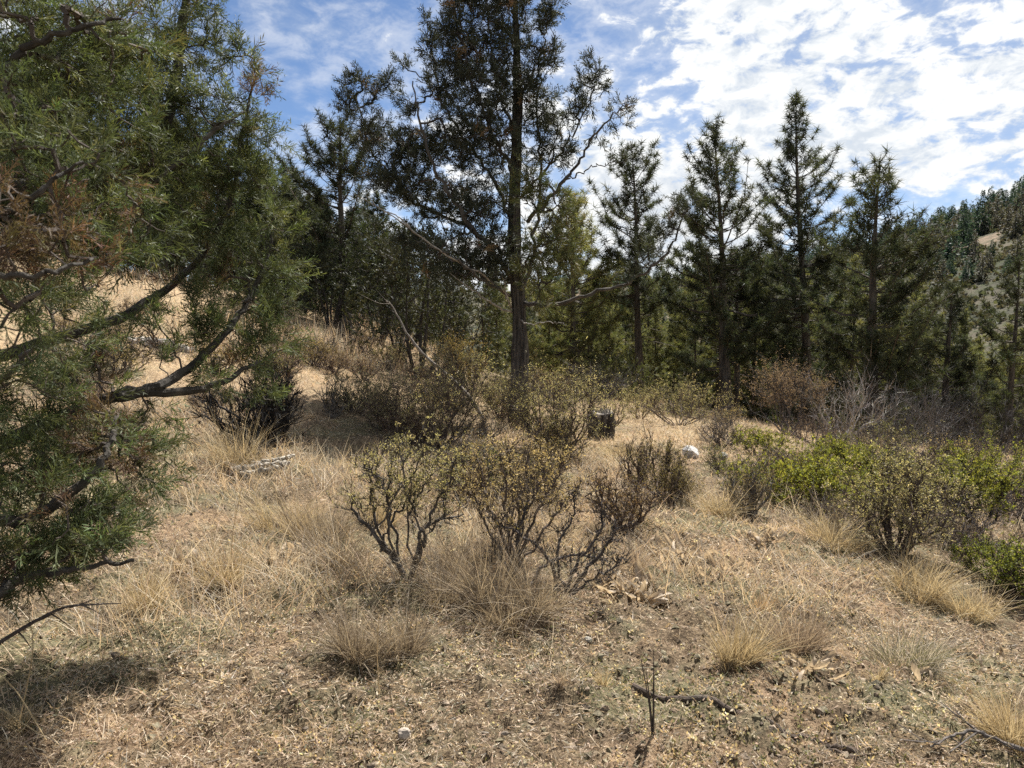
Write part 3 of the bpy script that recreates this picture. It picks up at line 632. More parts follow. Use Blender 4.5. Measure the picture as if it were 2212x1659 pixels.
def big_juniper():
    D = 13.0; base = G(1118, 925); D = base[1]
    root = thing('juniper_tree', base, 'big juniper with a furrowed grey trunk at the centre, dark crown reaching above the picture', 'juniper tree')
    bc = (.066, .058, .050)
    q = lambda u, v, dd=0.: P(u, v, D + dd)
    m = MB(); c0, _ = tube(m, [base - [0, 0, .3], q(1120, 860), q(1124, 760), q(1120, 660), q(1112, 540), q(1112, 430), q(1116, 300), q(1118, 180), q(1115, 60), q(1112, -60), q(1110, -220)],   .142, .022, 110, 44, bc, .04, ridge=.55, flare=.35, p=1.15)
    m.build('trunk', M_JBARK, root)
    L = [([q(1125, 655), q(1190, 660, -.2), q(1280, 632, -.4), q(1350, 610, -.5), q(1410, 575, -.6), q(1455, 520, -.6), q(1476, 465, -.6)], .06, .018),
         ([q(1140, 480), q(1190, 425, -.2), q(1225, 385, -.2), q(1258, 340, -.3), q(1290, 285, -.3), q(1330, 245, -.3), q(1362, 215, -.3)], .055, .010),
         ([q(1218, 392, -.2), q(1260, 372, -.3), q(1300, 355, -.3), q(1345, 350, -.3)], .02, .008),
         ([q(1120, 430), q(1160, 385, -.1), q(1205, 340, -.1), q(1240, 285, -.1), q(1275, 215, -.1), q(1290, 165, -.1)], .04, .012),
         ([q(1128, 620, .1), q(1150, 560, .1), q(1165, 450, .1), q(1166, 330, .1), q(1164, 200, .1), q(1166, 120, .1)], .055, .014),
         ([q(1116, 220), q(1150, 160), q(1175, 90), q(1192, 10)], .035, .008),
         ([q(1108, 600), q(1060, 540, -.4), q(1010, 480, -.7), q(960, 400, -.8), q(925, 330, -.9), q(905, 240, -.9), q(892, 175, -.9)], .065, .014),
         ([q(1105, 560), q(1050, 520, .3), q(970, 470, .4), q(900, 440, .5), q(850, 380, .5), q(800, 320, .5), q(770, 200, .5)], .06, .012),
         ([q(1108, 480), q(1070, 400, .3), q(1020, 320, .3), q(960, 230, .3), q(935, 120, .3), q(925, 60, .3)], .05, .012),
         ([q(1110, 380), q(1070, 300, -.3), q(1030, 200, -.4), q(1000, 100, -.4), q(990, 0, -.4)], .05, .02),
         ([q(1114, 300), q(1080, 200, .4), q(1060, 90, .4), q(1050, -40, .4)], .045, .02),
         ([q(1110, 610), q(1040, 570, .6), q(960, 540, .8), q(880, 530, .9)], .05, .014),
         ([q(1120, 600), q(1140, 560, -.8), q(1180, 500, -1.2), q(1200, 440, -1.2)], .04, .012),
         ([q(1105, 640), q(1020, 590, -.9), q(960, 545, -1.3), q(900, 520, -1.6)], .04, .01)]
    nodes = [c0[45:]]
    for pts, a, b in L:
        m = MB(); c, _ = tube(m, pts, a * .72, b * .7, 34, 8, bc, .2, wob=.022); m.build('branch', M_BARK, root); nodes.append(c[4:])
    pale = (.27, .245, .215)
    for pts, a in (([q(1108, 675), q(1080, 665, -.3), q(1040, 640, -.6), q(1010, 618, -.8), q(972, 590, -1)], .026), ([q(1106, 668), q(1094, 640, -.25), q(1090, 610, -.4), q(1084, 590, -.5)], .02),
                   ([q(1104, 640), q(1050, 600, -.6), q(980, 560, -1.2), q(900, 505, -1.6), q(830, 455, -1.9), q(765, 420, -2.1)], .022), ([q(900, 505, -1.6), q(860, 470, -1.7), q(820, 450, -1.6), q(790, 420, -1.5)], .012),
                   ([q(1122, 690), q(1140, 700, -.4), q(1190, 695, -.7), q(1225, 702, -.9)], .014)):
        m = MB(); tube(m, pts, a, .004, 24, 6, pale, .12, wob=.012); m.build('dead_branch', M_WOOD, root)['label'] = 'pale bleached dead branch'
    B = [(1090, -40, 80, 70), (1090, 40, 75, 60), (1035, 110, 80, 70), (1110, 150, 55, 70), (985, 90, 35, 75), (928, 85, 16, 50), (955, 175, 50, 60), (1040, 220, 85, 70), (995, 300, 85, 60), (1060, 330, 75, 70), (920, 320, 65, 50), (1005, 0, 50, 50), (990, -60, 40, 60),
         (1180, 40, 22, 45), (1192, 5, 12, 25), (1185, 130, 30, 40), (1160, 240, 40, 60), (1180, 320, 35, 40), (1275, 170, 22, 40), (1295, 180, 18, 18), (1245, 230, 38, 32), (1205, 275, 35, 30), (1225, 330, 30, 30),
         (765, 170, 30, 28), (755, 225, 32, 35), (800, 200, 20, 30), (835, 185, 18, 35), (800, 285, 55, 35), (860, 330, 65, 42), (870, 150, 14, 16), (890, 235, 26, 30), (885, 400, 85, 45), (950, 440, 90, 50), (1040, 450, 80, 60), (1000, 545, 100, 45), (900, 530, 60, 40), (820, 380, 50, 40),
         (1165, 420, 35, 45, .6), (1195, 490, 55, 65, .7), (1150, 565, 55, 50, .8), (1130, 400, 40, 40), (1205, 560, 40, 40, .7), (1170, 620, 30, 30, .6), (1040, 590, 70, 40, .8), (1085, 540, 45, 50, .8), (950, 600, 60, 35, .7), (1175, 650, 25, 20, .4),
         (1335, 250, 28, 20, .3), (1350, 235, 18, 14, .5), (1300, 300, 22, 20, .2), (1335, 345, 26, 16, .45), (1475, 450, 26, 24, .9), (1445, 500, 40, 35, .6), (1400, 545, 40, 25, .5), (1350, 590, 30, 20, .25), (1468, 430, 14, 18, .8)]
    T = []; Y = []
    for b in B:
        u, v, ru, rv = b[:4]; k = b[4] if len(b) > 4 else 1.0; s = D / F_PX; off = -.3
        if u < 960: off = .1
        if 1120 < u < 1230 and v > 390: off = -1.1
        if u > 1290 and v > 430: off = -.6
        r = np.array([ru * s, max(ru, rv) * s * 1.15, rv * s]); n = max(5, int(205 * k * (r[0] * r[1] * r[2]) ** (2 / 3)))
        T.append(in_ellipsoid(n, q(u, v, off), r)); Y.append(np.full(n, 1. if (1120 < u < 1230 and v > 390) else 0.))
    T = np.concatenate(T); Y = np.concatenate(Y)
    g = grow(np.concatenate(nodes), T, 3, .2, .03); tw = MB(); wood(tw, g, .006, .035, (.05, .043, .038), 3, .42); tw.build('twigs', M_TWIG, root)
    pos, par, cnt, e, endi = g; d = nrm(nrm(pos[endi] - pos[par[endi]]) + np.array([0, 0, .55]) + rng.normal(size=(len(T), 3)) * .35)
    fan = 5; p = np.repeat(pos[endi], fan, 0); pp = np.repeat(pos[par[endi]], fan, 0); p = p - (p - pp) * rng.random((len(p), 1)) * .5 + rng.normal(size=p.shape) * .035
    dd = nrm(np.repeat(d, fan, 0) + rng.normal(size=p.shape) * .45); y = np.repeat(Y, fan)
    c = jitcol((.047, .053, .038), len(p), .30, .03); kk = y > 0; c[kk] = jitcol((.095, .10, .042), kk.sum(), .22)
    br = rng.random(len(T)) ** 1 < .02; br = np.repeat(br, fan); c[br] = jitcol((.15, .10, .055), br.sum(), .25)
    m = MB(); sel = rng.integers(0, 3, len(p))
    for s in range(3):
        kk = sel == s; stamp(m, *SPRAY_M[s], p[kk], dd[kk], rng.uniform(.15, .27, kk.sum()), c[kk])
    m.build('crown', M_JUN2, root)
big_juniper()

def bush_tree(name, loc, h, wx, col, label, cat, seed, n=320, base_h=.15, sp=.28, group=None, nst=5, wc=(.05, .043, .038), squash=1.0):
    """many-stemmed small juniper or bushy tree"""
    global rng
    keep = rng; rng = np.random.default_rng(seed)
    o = np.asarray(loc, float); root = thing(name, o, label, cat, group); st = MB(); nodes = []
    for i in range(nst):
        ph = i / nst * 6.283 + rng.random(); a = o + np.array([math.cos(ph), math.sin(ph), 0]) * .08; t = o + np.array([math.cos(ph) * wx * rng.uniform(.2, .6), math.sin(ph) * wx * rng.uniform(.2, .6), h * rng.uniform(.6, .95)])
        c, _ = tube(st, [a - [0, 0, .15], a + (t - a) * .4 + rng.normal(size=3) * .06 * h, t], .02 + .012 * h, .01, 12, 6, wc, .15); nodes.append(c[3:])
    z = base_h + (1 - base_h) * rng.random(n) ** .8; prof = np.sqrt(np.clip(1 - ((z - .45) / .56) ** 2, .02, 1)); ph = rng.random(n) * 6.283; rr = rng.random(n) ** .4 * wx * prof * (1 + .25 * np.sin(ph * 3 + seed))
    T = o + np.stack([np.cos(ph) * rr, np.sin(ph) * rr * squash, z * h], 1)
    g = grow(np.concatenate(nodes), T, 2, .2, .0); wood(st, g, .005, .03, wc, 3, .4)
    pos, par, cnt, e, endi = g; d = nrm(nrm(pos[endi] - pos[par[endi]]) + np.array([0, 0, .5])); fan = 3
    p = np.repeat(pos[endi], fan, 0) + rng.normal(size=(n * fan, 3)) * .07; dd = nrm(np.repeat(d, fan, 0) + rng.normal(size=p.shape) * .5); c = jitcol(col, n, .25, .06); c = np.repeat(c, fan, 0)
    m = MB(); sel = rng.integers(0, 3, len(p))
    for s in range(3):
        kk = sel == s; stamp(m, *SPRAY_L[s], p[kk], dd[kk], rng.uniform(.7, 1.2, kk.sum()) * sp, c[kk])
    st.build('trunk', M_TWIG, root); m.build('crown', M_JUN, root); rng = keep
    return root
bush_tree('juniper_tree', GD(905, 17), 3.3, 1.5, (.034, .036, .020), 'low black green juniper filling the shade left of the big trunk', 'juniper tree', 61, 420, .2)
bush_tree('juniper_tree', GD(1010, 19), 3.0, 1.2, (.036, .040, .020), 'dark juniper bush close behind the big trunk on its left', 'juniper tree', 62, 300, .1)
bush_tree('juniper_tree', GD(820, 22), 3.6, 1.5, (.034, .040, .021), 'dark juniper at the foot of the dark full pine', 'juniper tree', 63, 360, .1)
bush_tree('juniper_tree', GD(650, 24), 3.4, 1.5, (.05, .06, .028), 'green juniper bush on the bank between the near boughs and the dark pine', 'juniper tree', 64, 300, .05)
bush_tree('juniper_tree', GD(310, 26), 4.4, 2.1, (.045, .055, .026), 'broad juniper with a twisted dark trunk on top of the grassy bank', 'juniper tree', 65, 420, .2)
bush_tree('juniper_tree', GD(440, 27), 2.6, 1.8, (.045, .055, .03), 'low wide juniper bush on the crest of the grassy bank', 'juniper tree', 67, 300, .0)
bush_tree('juniper_tree', GD(180, 25), 2.6, 1.8, (.045, .055, .03), 'juniper bush on the crest of the bank at the far left', 'juniper tree', 68, 300, .0)
bush_tree('juniper_tree', GD(545, 23), 2.5, 1.6, (.040, .048, .028), 'dark juniper bush on the bank behind the outer near boughs', 'juniper tree', 69, 280, .0)
bush_tree('juniper_tree', GD(345, 23), 1.9, 1.3, (.042, .050, .028), 'small dark juniper bush on the upper bank seen through the near boughs', 'juniper tree', 70, 220, .0)
bush_tree('juniper_tree', GD(715, 21.5), 2.3, 1.3, (.036, .042, .025), 'dark juniper bush at the bare fan bush on the bank', 'juniper tree', 71, 240, .05)
bush_tree('juniper_tree', GD(1330, 24), 1.4, 1.3, (.075, .08, .036), 'low olive bush between the first pine and the big juniper', 'bush', 66, 200, .0)

# ------------------------------------------------------------------ shrubs
LEAF = [tmpl_leaves(2, s) for s in (1, 2)]; LEAF_B = [tmpl_leaves(3, s, .6) for s in (3, 4)]
def shrub(name, loc, h, wx, label, seed, cat='shrub', group=None, ntw=240, nst=6, lcol=((.17, .15, .055),), leaf=.028, nl=7, scol=(.105, .08, .066), shape='v', rs=.016, bare=.0, big=False, tw=.0032, lean=(0, 0), low=.12, paths=None, leaf_lo=0.0):
    global rng
    keep = rng; rng = np.random.default_rng(seed)
    o = np.asarray(loc, float); root = thing(name, o, label, cat, group); st = MB(); nodes = []
    sA = []; sB = []; sr = []; lA = []; lB = []                    # shoots and the leafy ends
    nst = int(nst * 1.6) if paths is None else len(paths); per = max(3, int(ntw * 1.1 / nst))
    for i in range(nst):
        ph = i / nst * 6.283 + rng.random() * 1.2; lx = rng.random() ** .7; hk = (1 - .45 * lx ** 2 if shape != 'v' else 1 - .25 * lx ** 2) * rng.uniform(.62, 1.05)
        if shape == 'round': hk = math.sqrt(max(.1, 1 - lx ** 2 * .75)) * rng.uniform(.8, 1)
        t = o + np.array([math.cos(ph) * wx * lx * 1.05 + lean[0], math.sin(ph) * wx * lx * 1.05 + lean[1], h * hk * .9]); a = o + np.array([math.cos(ph), math.sin(ph), 0]) * rs * 1.6
        mid = a + (t - a) * .45 + np.array([math.cos(ph), math.sin(ph), 0]) * wx * .10 + rng.normal(size=3) * .06 * h
        if paths is None: c, rad = tube(st, [a - [0, 0, .05], a + (mid - a) * .5 + rng.normal(size=3) * .035 * h, mid, mid + (t - mid) * .5 + rng.normal(size=3) * .04 * h, t], rs * rng.uniform(.6, 1.2), tw * 1.2, 16, 6, scol, .2, wob=.008 * h)
        if paths is not None: c, rad = tube(st, paths[i][0], paths[i][1], tw * 1.3, 16, 7, scol, .28, wob=.012 * h)
        f = low + (1 - low) * rng.random(per) ** .8; k = f * 15; ki = np.minimum(k.astype(int), 14); p0 = c[ki] + (c[ki + 1] - c[ki]) * (k - ki)[:, None]; ax = nrm(c[ki + 1] - c[ki])
        d = nrm(ax * .7 + nrm(rng.normal(size=(per, 3))) * .8 + np.array([0, 0, .55 if shape != 'dome' else .2]) * rng.uniform(-.5, 1.2, (per, 1))); l = (h + wx) * rng.uniform(.07, .34, per)[:, None] * (1.15 - .5 * f[:, None]) * (1 if paths is None else .62); l[rng.random(per) < .08] *= 1.7
        p1 = p0 + d * l * .5 + rng.normal(size=(per, 3)) * l * .10; p2 = p0 + d * l + np.array([0, 0, .12]) * l + rng.normal(size=(per, 3)) * l * .12
        l = l * 1.0; sA += [p0, p1]; sB += [p1, p2]; sr += [np.full(per, tw * 1.3), np.full(per, tw * .9)]; lA += [p1]; lB += [p2]
        for q in range(5):                                         # side shoots
            b0 = p0 + (p1 - p0) * rng.uniform(.3, 1.9, (per, 1)) * np.array([1, 1, 1]); b0 = np.where(rng.random((per, 1)) < .5, p1, b0 * .0 + p1 + (p2 - p1) * rng.random((per, 1)))
            e = nrm(d + nrm(rng.normal(size=(per, 3))) * .9 + np.array([0, 0, .3])); b1 = b0 + e * l * rng.uniform(.25, .6, (per, 1)); sA.append(b0); sB.append(b1); sr.append(np.full(per, tw * .65))
            if q < 2: lA.append(b0); lB.append(b1)
    sA = np.concatenate(sA); sB = np.concatenate(sB); sr = np.concatenate(sr); ribbons(st, sA, sB - sA, np.linalg.norm(sB - sA, axis=1), sr * 2.1, np.zeros((len(sA), 3)), jitcol(scol, len(sA), .2, .04), 1)
    ribbons(st, sA, sB - sA, np.linalg.norm(sB - sA, axis=1), sr * 2.1, np.zeros((len(sA), 3)), jitcol(scol, len(sA), .2, .04), 1)
    A_ = np.concatenate(lA); B_ = np.concatenate(lB)
    so_ = st.build('stem', M_TWIG, root)
    if bare < 1:
        sel = rng.random(len(A_)) > bare + .45 * np.clip(fbm(A_[:, 0] * 4 / (h + .3) + seed, A_[:, 2] * 4 / (h + .3), 2), -.5, .5); sel &= B_[:, 2] - o[2] > leaf_lo * h; A = A_[sel]; Bp = B_[sel]
        nl = max(2, nl // 2 + 1); leaf = leaf * .72; p = np.repeat(A, nl, 0) + (np.repeat(Bp, nl, 0) - np.repeat(A, nl, 0)) * rng.uniform(.15, 1.05, (len(A) * nl, 1)) + rng.normal(size=(len(A) * nl, 3)) * leaf * .28
        dd = nrm(np.repeat(nrm(Bp - A), nl, 0) + rng.normal(size=p.shape) * .7)
        tone = np.repeat(pick(lcol, len(A)), nl, 0) * (1 + .2 * rng.normal(size=(len(p), 1))).clip(.4, 1.7)
        m = MB(); half = len(p) // 2; LT = LEAF_B if big else LEAF
        stamp(m, *LT[0], p[:half], dd[:half], leaf * rng.uniform(.7, 1.3, half), tone[:half]); stamp(m, *LT[1], p[half:], dd[half:], leaf * rng.uniform(.7, 1.3, len(p) - half), tone[half:])
        m.build('foliage', M_LEAF, root)
    rng = keep
    return root
BIT = ((.28, .255, .135), (.33, .30, .165), (.23, .205, .115), (.38, .315, .195)); TAN = ((.38, .29, .17), (.20, .15, .07), (.17, .14, .06)); RED = ((.21, .15, .115), (.18, .13, .10), (.24, .18, .13)); MAN = ((.18, .19, .035), (.24, .23, .05), (.13, .145, .03)); OLV = ((.11, .11, .06), (.14, .13, .07))
GRY = (.13, .115, .10)
bg = 'bitterbrush shrubs on the dry slope'
def H(d, dv): return dv / F_PX * d
def sh(u, v, hv, wv, label, seed, **k):
    g = G(u, v); d = g[1]; return shrub('shrub', g, H(d, hv), H(d, wv), label, seed, **k)
sh(955, 968, 205, 155, 'large bitterbrush with a black hollow base left of the big trunk', 71, group=bg, ntw=560, nst=11, lcol=BIT, leaf=.032, nl=7)
sh(1205, 990, 215, 130, 'large bitterbrush with dark bare legs in front of the big trunk', 72, group=bg, ntw=540, nst=11, lcol=BIT, leaf=.032, nl=7)
def shp(u, v, hv, paths, label, seed, **k):
    g = G(u, v); d = g[1]; r = np.random.default_rng(seed); Pp = []
    for pts, r0 in paths:
        dd = r.uniform(-.28, .28); n = len(pts); Pp.append(([P(a + r.normal() * 3 * (q > 0), b, d + dd * (q / max(n - 1, 1))) - (0 if q else np.array([0, 0, .05])) for q, (a, b) in enumerate(pts)], r0 * .78))
    return shrub('shrub', g, H(d, hv), H(d, 100), label, seed, paths=Pp, **k)
shp(878, 1250, 300, [([(878, 1252), (860, 1213), (820, 1172), (790, 1130), (763, 1102), (766, 1070)], .026), ([(880, 1250), (905, 1192), (916, 1150), (948, 1130), (1005, 1110)], .022), ([(905, 1195), (925, 1130), (945, 1080), (975, 1040), (985, 1000)], .014),
    ([(865, 1225), (852, 1150), (846, 1100), (838, 1040), (852, 985), (880, 935)], .013), ([(885, 1240), (900, 1150), (888, 1062), (902, 1000), (925, 960)], .013), ([(822, 1175), (850, 1120), (880, 1088), (900, 1030)], .012), ([(850, 1200), (806, 1110), (800, 1060), (815, 1000)], .011),
    ([(860, 1210), (835, 1120), (870, 1040), (862, 965)], .010), ([(880, 1240), (930, 1160), (960, 1100), (955, 1020)], .010), ([(800, 1140), (835, 1100), (820, 1040), (790, 1005)], .009), ([(890, 1210), (880, 1120), (915, 1050), (950, 985)], .009)],
    'bitterbrush on a gnarled forked black stem, leafy only at its top', 73, group=bg, ntw=330, lcol=BIT, leaf=.02, nl=8, scol=(.082, .072, .064), low=.3, leaf_lo=.50)
shp(1110, 1235, 270, [([(1110, 1235), (1085, 1160), (1055, 1090), (1042, 1040), (1030, 985)], .018), ([(1110, 1235), (1098, 1150), (1088, 1060), (1076, 980)], .015), ([(1115, 1235), (1120, 1140), (1132, 1060), (1142, 985)], .015), ([(1112, 1230), (1150, 1130), (1185, 1060), (1212, 1000)], .014),
    ([(1105, 1230), (1060, 1150), (1030, 1080), (1005, 1060)], .012), ([(1110, 1220), (1105, 1120), (1110, 1020), (1098, 965)], .011), ([(1115, 1225), (1165, 1160), (1215, 1090), (1245, 1060)], .012), ([(1112, 1225), (1130, 1120), (1165, 1030), (1170, 975)], .011)],
    'tawny bitterbrush between the gnarled stem and the thorny twigs', 74, group=bg, ntw=330, lcol=((.36, .27, .165), (.30, .23, .13), (.40, .32, .20)), leaf=.02, nl=7, scol=(.105, .082, .068), low=.25, leaf_lo=.40)
shp(1225, 1278, 190, [([(1225, 1278), (1262, 1236), (1300, 1190), (1332, 1140)], .020), ([(1225, 1278), (1240, 1220), (1290, 1150), (1300, 1110)], .016), ([(1215, 1275), (1180, 1205), (1120, 1152), (1060, 1122)], .016), ([(1145, 1250), (1192, 1212), (1262, 1200), (1312, 1212)], .014),
    ([(1150, 1250), (1112, 1192), (1130, 1110), (1152, 1050)], .014), ([(1225, 1275), (1280, 1250), (1320, 1235), (1345, 1205)], .011), ([(1220, 1270), (1205, 1190), (1235, 1120), (1240, 1070)], .012), ([(1140, 1250), (1090, 1215), (1065, 1180)], .010), ([(1150, 1265), (1100, 1275), (1050, 1290)], .010)],
    'nearly leafless thorny bush with dark crossing twigs beside the tawny bitterbrush', 75, group=bg, ntw=380, lcol=TAN, leaf=.016, nl=3, bare=.85, scol=(.085, .072, .065), low=.15)
sh(1465, 920, 95, 120, 'yellow green bitterbrush right behind the stump', 76, group=bg, ntw=300, nst=7, lcol=BIT, leaf=.034, nl=6)
sh(1385, 905, 60, 60, 'small bitterbrush touching the right side of the stump', 77, group=bg, ntw=140, nst=5, lcol=BIT, leaf=.034)
sh(1380, 1050, 110, 60, 'thin leafless bush of fanned twigs in front of the stump', 78, group=bg, ntw=120, nst=8, lcol=TAN, leaf=.02, bare=.85, nl=3, scol=(.07, .05, .04))
sh(1440, 1080, 120, 90, 'bushy brown bitterbrush left of the white rock', 79, group=bg, ntw=260, nst=7, lcol=((.15, .12, .055), (.12, .10, .05)), leaf=.024)
sh(1620, 1115, 110, 70, 'small greyish bush with upright twigs right of the white rock', 80, group=bg, ntw=220, nst=8, lcol=((.17, .13, .075),), leaf=.02, bare=.5, scol=GRY)
sh(1930, 1190, 210, 120, 'tall olive bitterbrush with a dark base at the right', 81, group=bg, ntw=420, nst=10, lcol=BIT, leaf=.026)
sh(1345, 1150, 130, 90, 'brown half bare bush above the patch of curled dead leaves', 82, group=bg, ntw=240, nst=7, lcol=((.19, .12, .07), (.15, .11, .06)), leaf=.02, bare=.4)
sh(575, 965, 165, 130, 'charred black leafless bush under the near juniper boughs', 83, ntw=380, nst=14, bare=1.0, scol=(.022, .02, .02), rs=.03, tw=.006)
sh(720, 900, 90, 45, 'low grey twiggy bush right of the charred bush', 84, ntw=120, nst=7, bare=.7, scol=GRY, lcol=TAN)
sh(840, 800, 60, 50, 'small bitterbrush on the slope left of the leaning dead branch', 95, ntw=130, lcol=BIT, leaf=.034)
sh(840, 930, 120, 80, 'loose brown bitterbrush at the left edge of the brush clump', 96, group=bg, ntw=220, nst=7, lcol=BIT, leaf=.028, bare=.25)
sh(1080, 905, 110, 70, 'rounded bitterbrush between the two large ones', 97, group=bg, ntw=220, nst=7, lcol=BIT, leaf=.03)
sh(1300, 940, 120, 60, 'bitterbrush with one tall sprig leaning over the stump', 98, group=bg, ntw=170, nst=6, lcol=BIT, leaf=.028, lean=(-.1, 0))
sh(1150, 1090, 110, 100, 'low grey brown brush in front of the large bitterbrush', 99, group=bg, ntw=200, nst=8, lcol=TAN, leaf=.022, bare=.45)
sh(700, 800, 50, 60, 'low brown bush on the bank beyond the charred bush', 100, ntw=130, lcol=((.15, .11, .06),), leaf=.034)
sh(760, 745, 70, 45, 'bare dark bush with an open fan of twigs on the bank', 101, ntw=130, nst=7, bare=1., scol=(.05, .042, .036), tw=.006, rs=.03)
sh(865, 775, 120, 80, 'bare black bush in the shade of the dark juniper', 102, ntw=200, nst=9, bare=.8, lcol=OLV, scol=(.035, .03, .028), tw=.006, rs=.03)
shrub('shrub', GD(985, 15.5), 1.35, .75, 'russet topped bush between the black bush and the big trunk', 85, ntw=380, nst=8, lcol=((.24, .165, .08), (.20, .15, .07), (.17, .14, .06)), leaf=.04, nl=7, shape='round', low=.25, scol=(.05, .043, .036))
shrub('shrub', GD(1705, 16.5), 1.62, .95, 'rounded pinkish red bush with a fan of bare grey stems below the tallest pine', 86, ntw=620, nst=11, lcol=((.22, .15, .115), (.19, .135, .10), (.26, .185, .14)), leaf=.036, nl=7, shape='round', low=.45, scol=(.10, .088, .08), rs=.022, leaf_lo=.38)
shrub('shrub', GD(1290, 21), 1.0, 1.1, 'grey leafless thicket behind the trunk on its right', 87, ntw=320, nst=12, bare=.85, lcol=OLV, scol=(.10, .092, .088), tw=.005)
shrub('shrub', GD(1980, 16.5), 1.35, 1.25, 'grey tangle of dead twigs at the foot of the thick trunked pine', 88, ntw=460, nst=14, bare=1., scol=(.15, .138, .13), tw=.0045)
shrub('shrub', GD(1830, 16), 1.9, .9, 'bleached dead bush with crooked pale branches left of the thick trunked pine', 89, ntw=130, nst=7, bare=1., scol=(.30, .275, .25), tw=.006, rs=.025)
shrub('shrub', GD(2140, 16.5), 1.6, 1.2, 'dark grey leafless thicket at the right edge', 90, ntw=330, nst=12, bare=.9, lcol=OLV, scol=(.075, .068, .065), tw=.005)
shrub('shrub', GD(1470, 19), .8, .9, 'low grey green brush at the foot of the second pine', 103, ntw=260, nst=8, lcol=OLV, leaf=.04, bare=.2)
shrub('shrub', GD(1180, 19), .9, .9, 'reddish dry brush just right of the big trunk', 104, ntw=300, nst=9, lcol=RED, leaf=.035, bare=.2)
mg = 'manzanita bushes on the right'
sh(1735, 1080, 85, 150, 'broad low manzanita with bright yellow green leaves', 91, cat='shrub', group=mg, ntw=620, nst=12, lcol=MAN, leaf=.036, nl=5, shape='dome', big=True, scol=(.09, .05, .038))
sh(2105, 1165, 190, 95, 'open manzanita with curling dark stems near the right edge', 92, group=mg, ntw=230, nst=5, lcol=MAN, leaf=.032, nl=4, shape='v', big=True, low=.45, scol=(.045, .035, .032), rs=.022)
sh(2190, 1290, 130, 110, 'glossy bright manzanita cut by the right edge', 93, group=mg, ntw=320, nst=8, lcol=((.14, .16, .03), (.19, .195, .04), (.10, .12, .03)), leaf=.026, nl=5, shape='dome', big=True)
sh(1640, 985, 55, 70, 'small manzanita patch behind the white rock', 94, group=mg, ntw=200, nst=6, lcol=MAN, leaf=.036, nl=5, shape='dome', big=True)
sh(1870, 1040, 70, 90, 'pale manzanita patch beyond the broad one', 105, group=mg, ntw=220, nst=6, lcol=MAN, leaf=.036, nl=4, shape='dome', big=True)
sh(2010, 1120, 90, 90, 'mauve brown mat of leafless brush between the manzanitas', 106, ntw=280, nst=9, lcol=((.16, .115, .10), (.13, .10, .08)), leaf=.02, bare=.3, scol=(.12, .10, .09), shape='dome')
sh(1760, 960, 50, 110, 'mauve leafless mat below the pinkish red bush', 107, ntw=260, nst=9, lcol=((.14, .10, .09),), leaf=.022, bare=.4, scol=(.12, .10, .095), shape='dome')

MAUVE = ((.19, .145, .125), (.16, .125, .10), (.21, .165, .12))
msrc = None
for k, (u, v, lab, sz) in enumerate(((1560, 965, 'mauve twiggy mat between the stump bushes and the small manzanita', .9), (1680, 1040, 'mauve twiggy mat left of the broad manzanita', .8), (1880, 985, 'mauve twiggy mat under the thick trunked pine', 1.0), (1960, 1035, 'mauve twiggy mat behind the tall olive bitterbrush', .9), (2050, 1010, 'mauve twiggy mat behind the open manzanita', 1.0), (2150, 1020, 'mauve twiggy mat at the right edge below the dark thicket', 1.0),
        (2060, 1190, 'mauve twiggy mat in front of the open manzanita', .8), (2190, 1120, 'mauve twiggy mat right of the open manzanita', .9), (1810, 1150, 'mauve twiggy mat between the broad manzanita and the olive bitterbrush', .6))):
    g = G(u, v)
    if msrc is None: msrc = shrub('twiggy_mat', g, .5, .62, lab, 350, group='mauve twiggy mats at the right', ntw=320, nst=12, lcol=MAUVE, leaf=.026, nl=5, bare=.45, scol=(.14, .12, .11), shape='dome', tw=.0032)
    else: dup(msrc, g, lab, rng.random() * 6.28, sz)
for k, (u, v, lab, sz) in enumerate(((1790, 1030, 'small bright manzanita between the broad one and the pines', .8), (2150, 1060, 'small bright manzanita beyond the glossy one', .9))):
    shrub('shrub', G(u, v), .55 * sz, .75 * sz, lab, 360 + k, group=mg, ntw=260, nst=8, lcol=MAN, leaf=.034, nl=5, shape='dome', big=True)
fill = [('low dry tan brush among the larger bushes', TAN, .5, (.10, .085, .075)), ('low olive brush among the larger bushes', ((.17, .16, .075), (.14, .135, .06)), .3, (.09, .075, .065)), ('low grey twiggy brush among the larger bushes', TAN, .85, (.15, .135, .12)), ('low reddish brown brush among the larger bushes', RED, .4, (.10, .075, .065))]
spots = [(u, v) for u, v in zip(rng.uniform(120, 2212, 330), rng.uniform(640, 1110, 330))]
src = {}; zones = [(900, 'left of the big bitterbrush clump'), (1320, 'around the big bitterbrush clump'), (1660, 'between the stump and the manzanitas'), (9999, 'on the slope at the right edge')]
cnt_ = 0
for u, v in spots:
    g = G(u, v)
    if g[1] > 26 or (u < 1000 and v > 960) or (1220 < u < 1430 and 850 < v < 1100) or (u > 1580 and v > 950 and rng.random() < .75) or (v > 960 and rng.random() < .5) or (u < 800 and rng.random() < .45): continue
    i = rng.choice(4, p=[.3, .3, .22, .18]); z = next(t for lim, t in zones if u < lim); lab = fill[i][0].replace('among the larger bushes', z); size = rng.uniform(.5, 1.0)
    if i not in src: src[i] = shrub('low_brush', g, .55, .5, lab, 300 + i, group=lab, ntw=200, nst=9, lcol=fill[i][1], leaf=.034, nl=6, bare=fill[i][2], scol=fill[i][3], tw=.0035)
    else: dup(src[i], g, lab, rng.random() * 6.28, size, lab)
    cnt_ += 1
    if cnt_ > 85: break

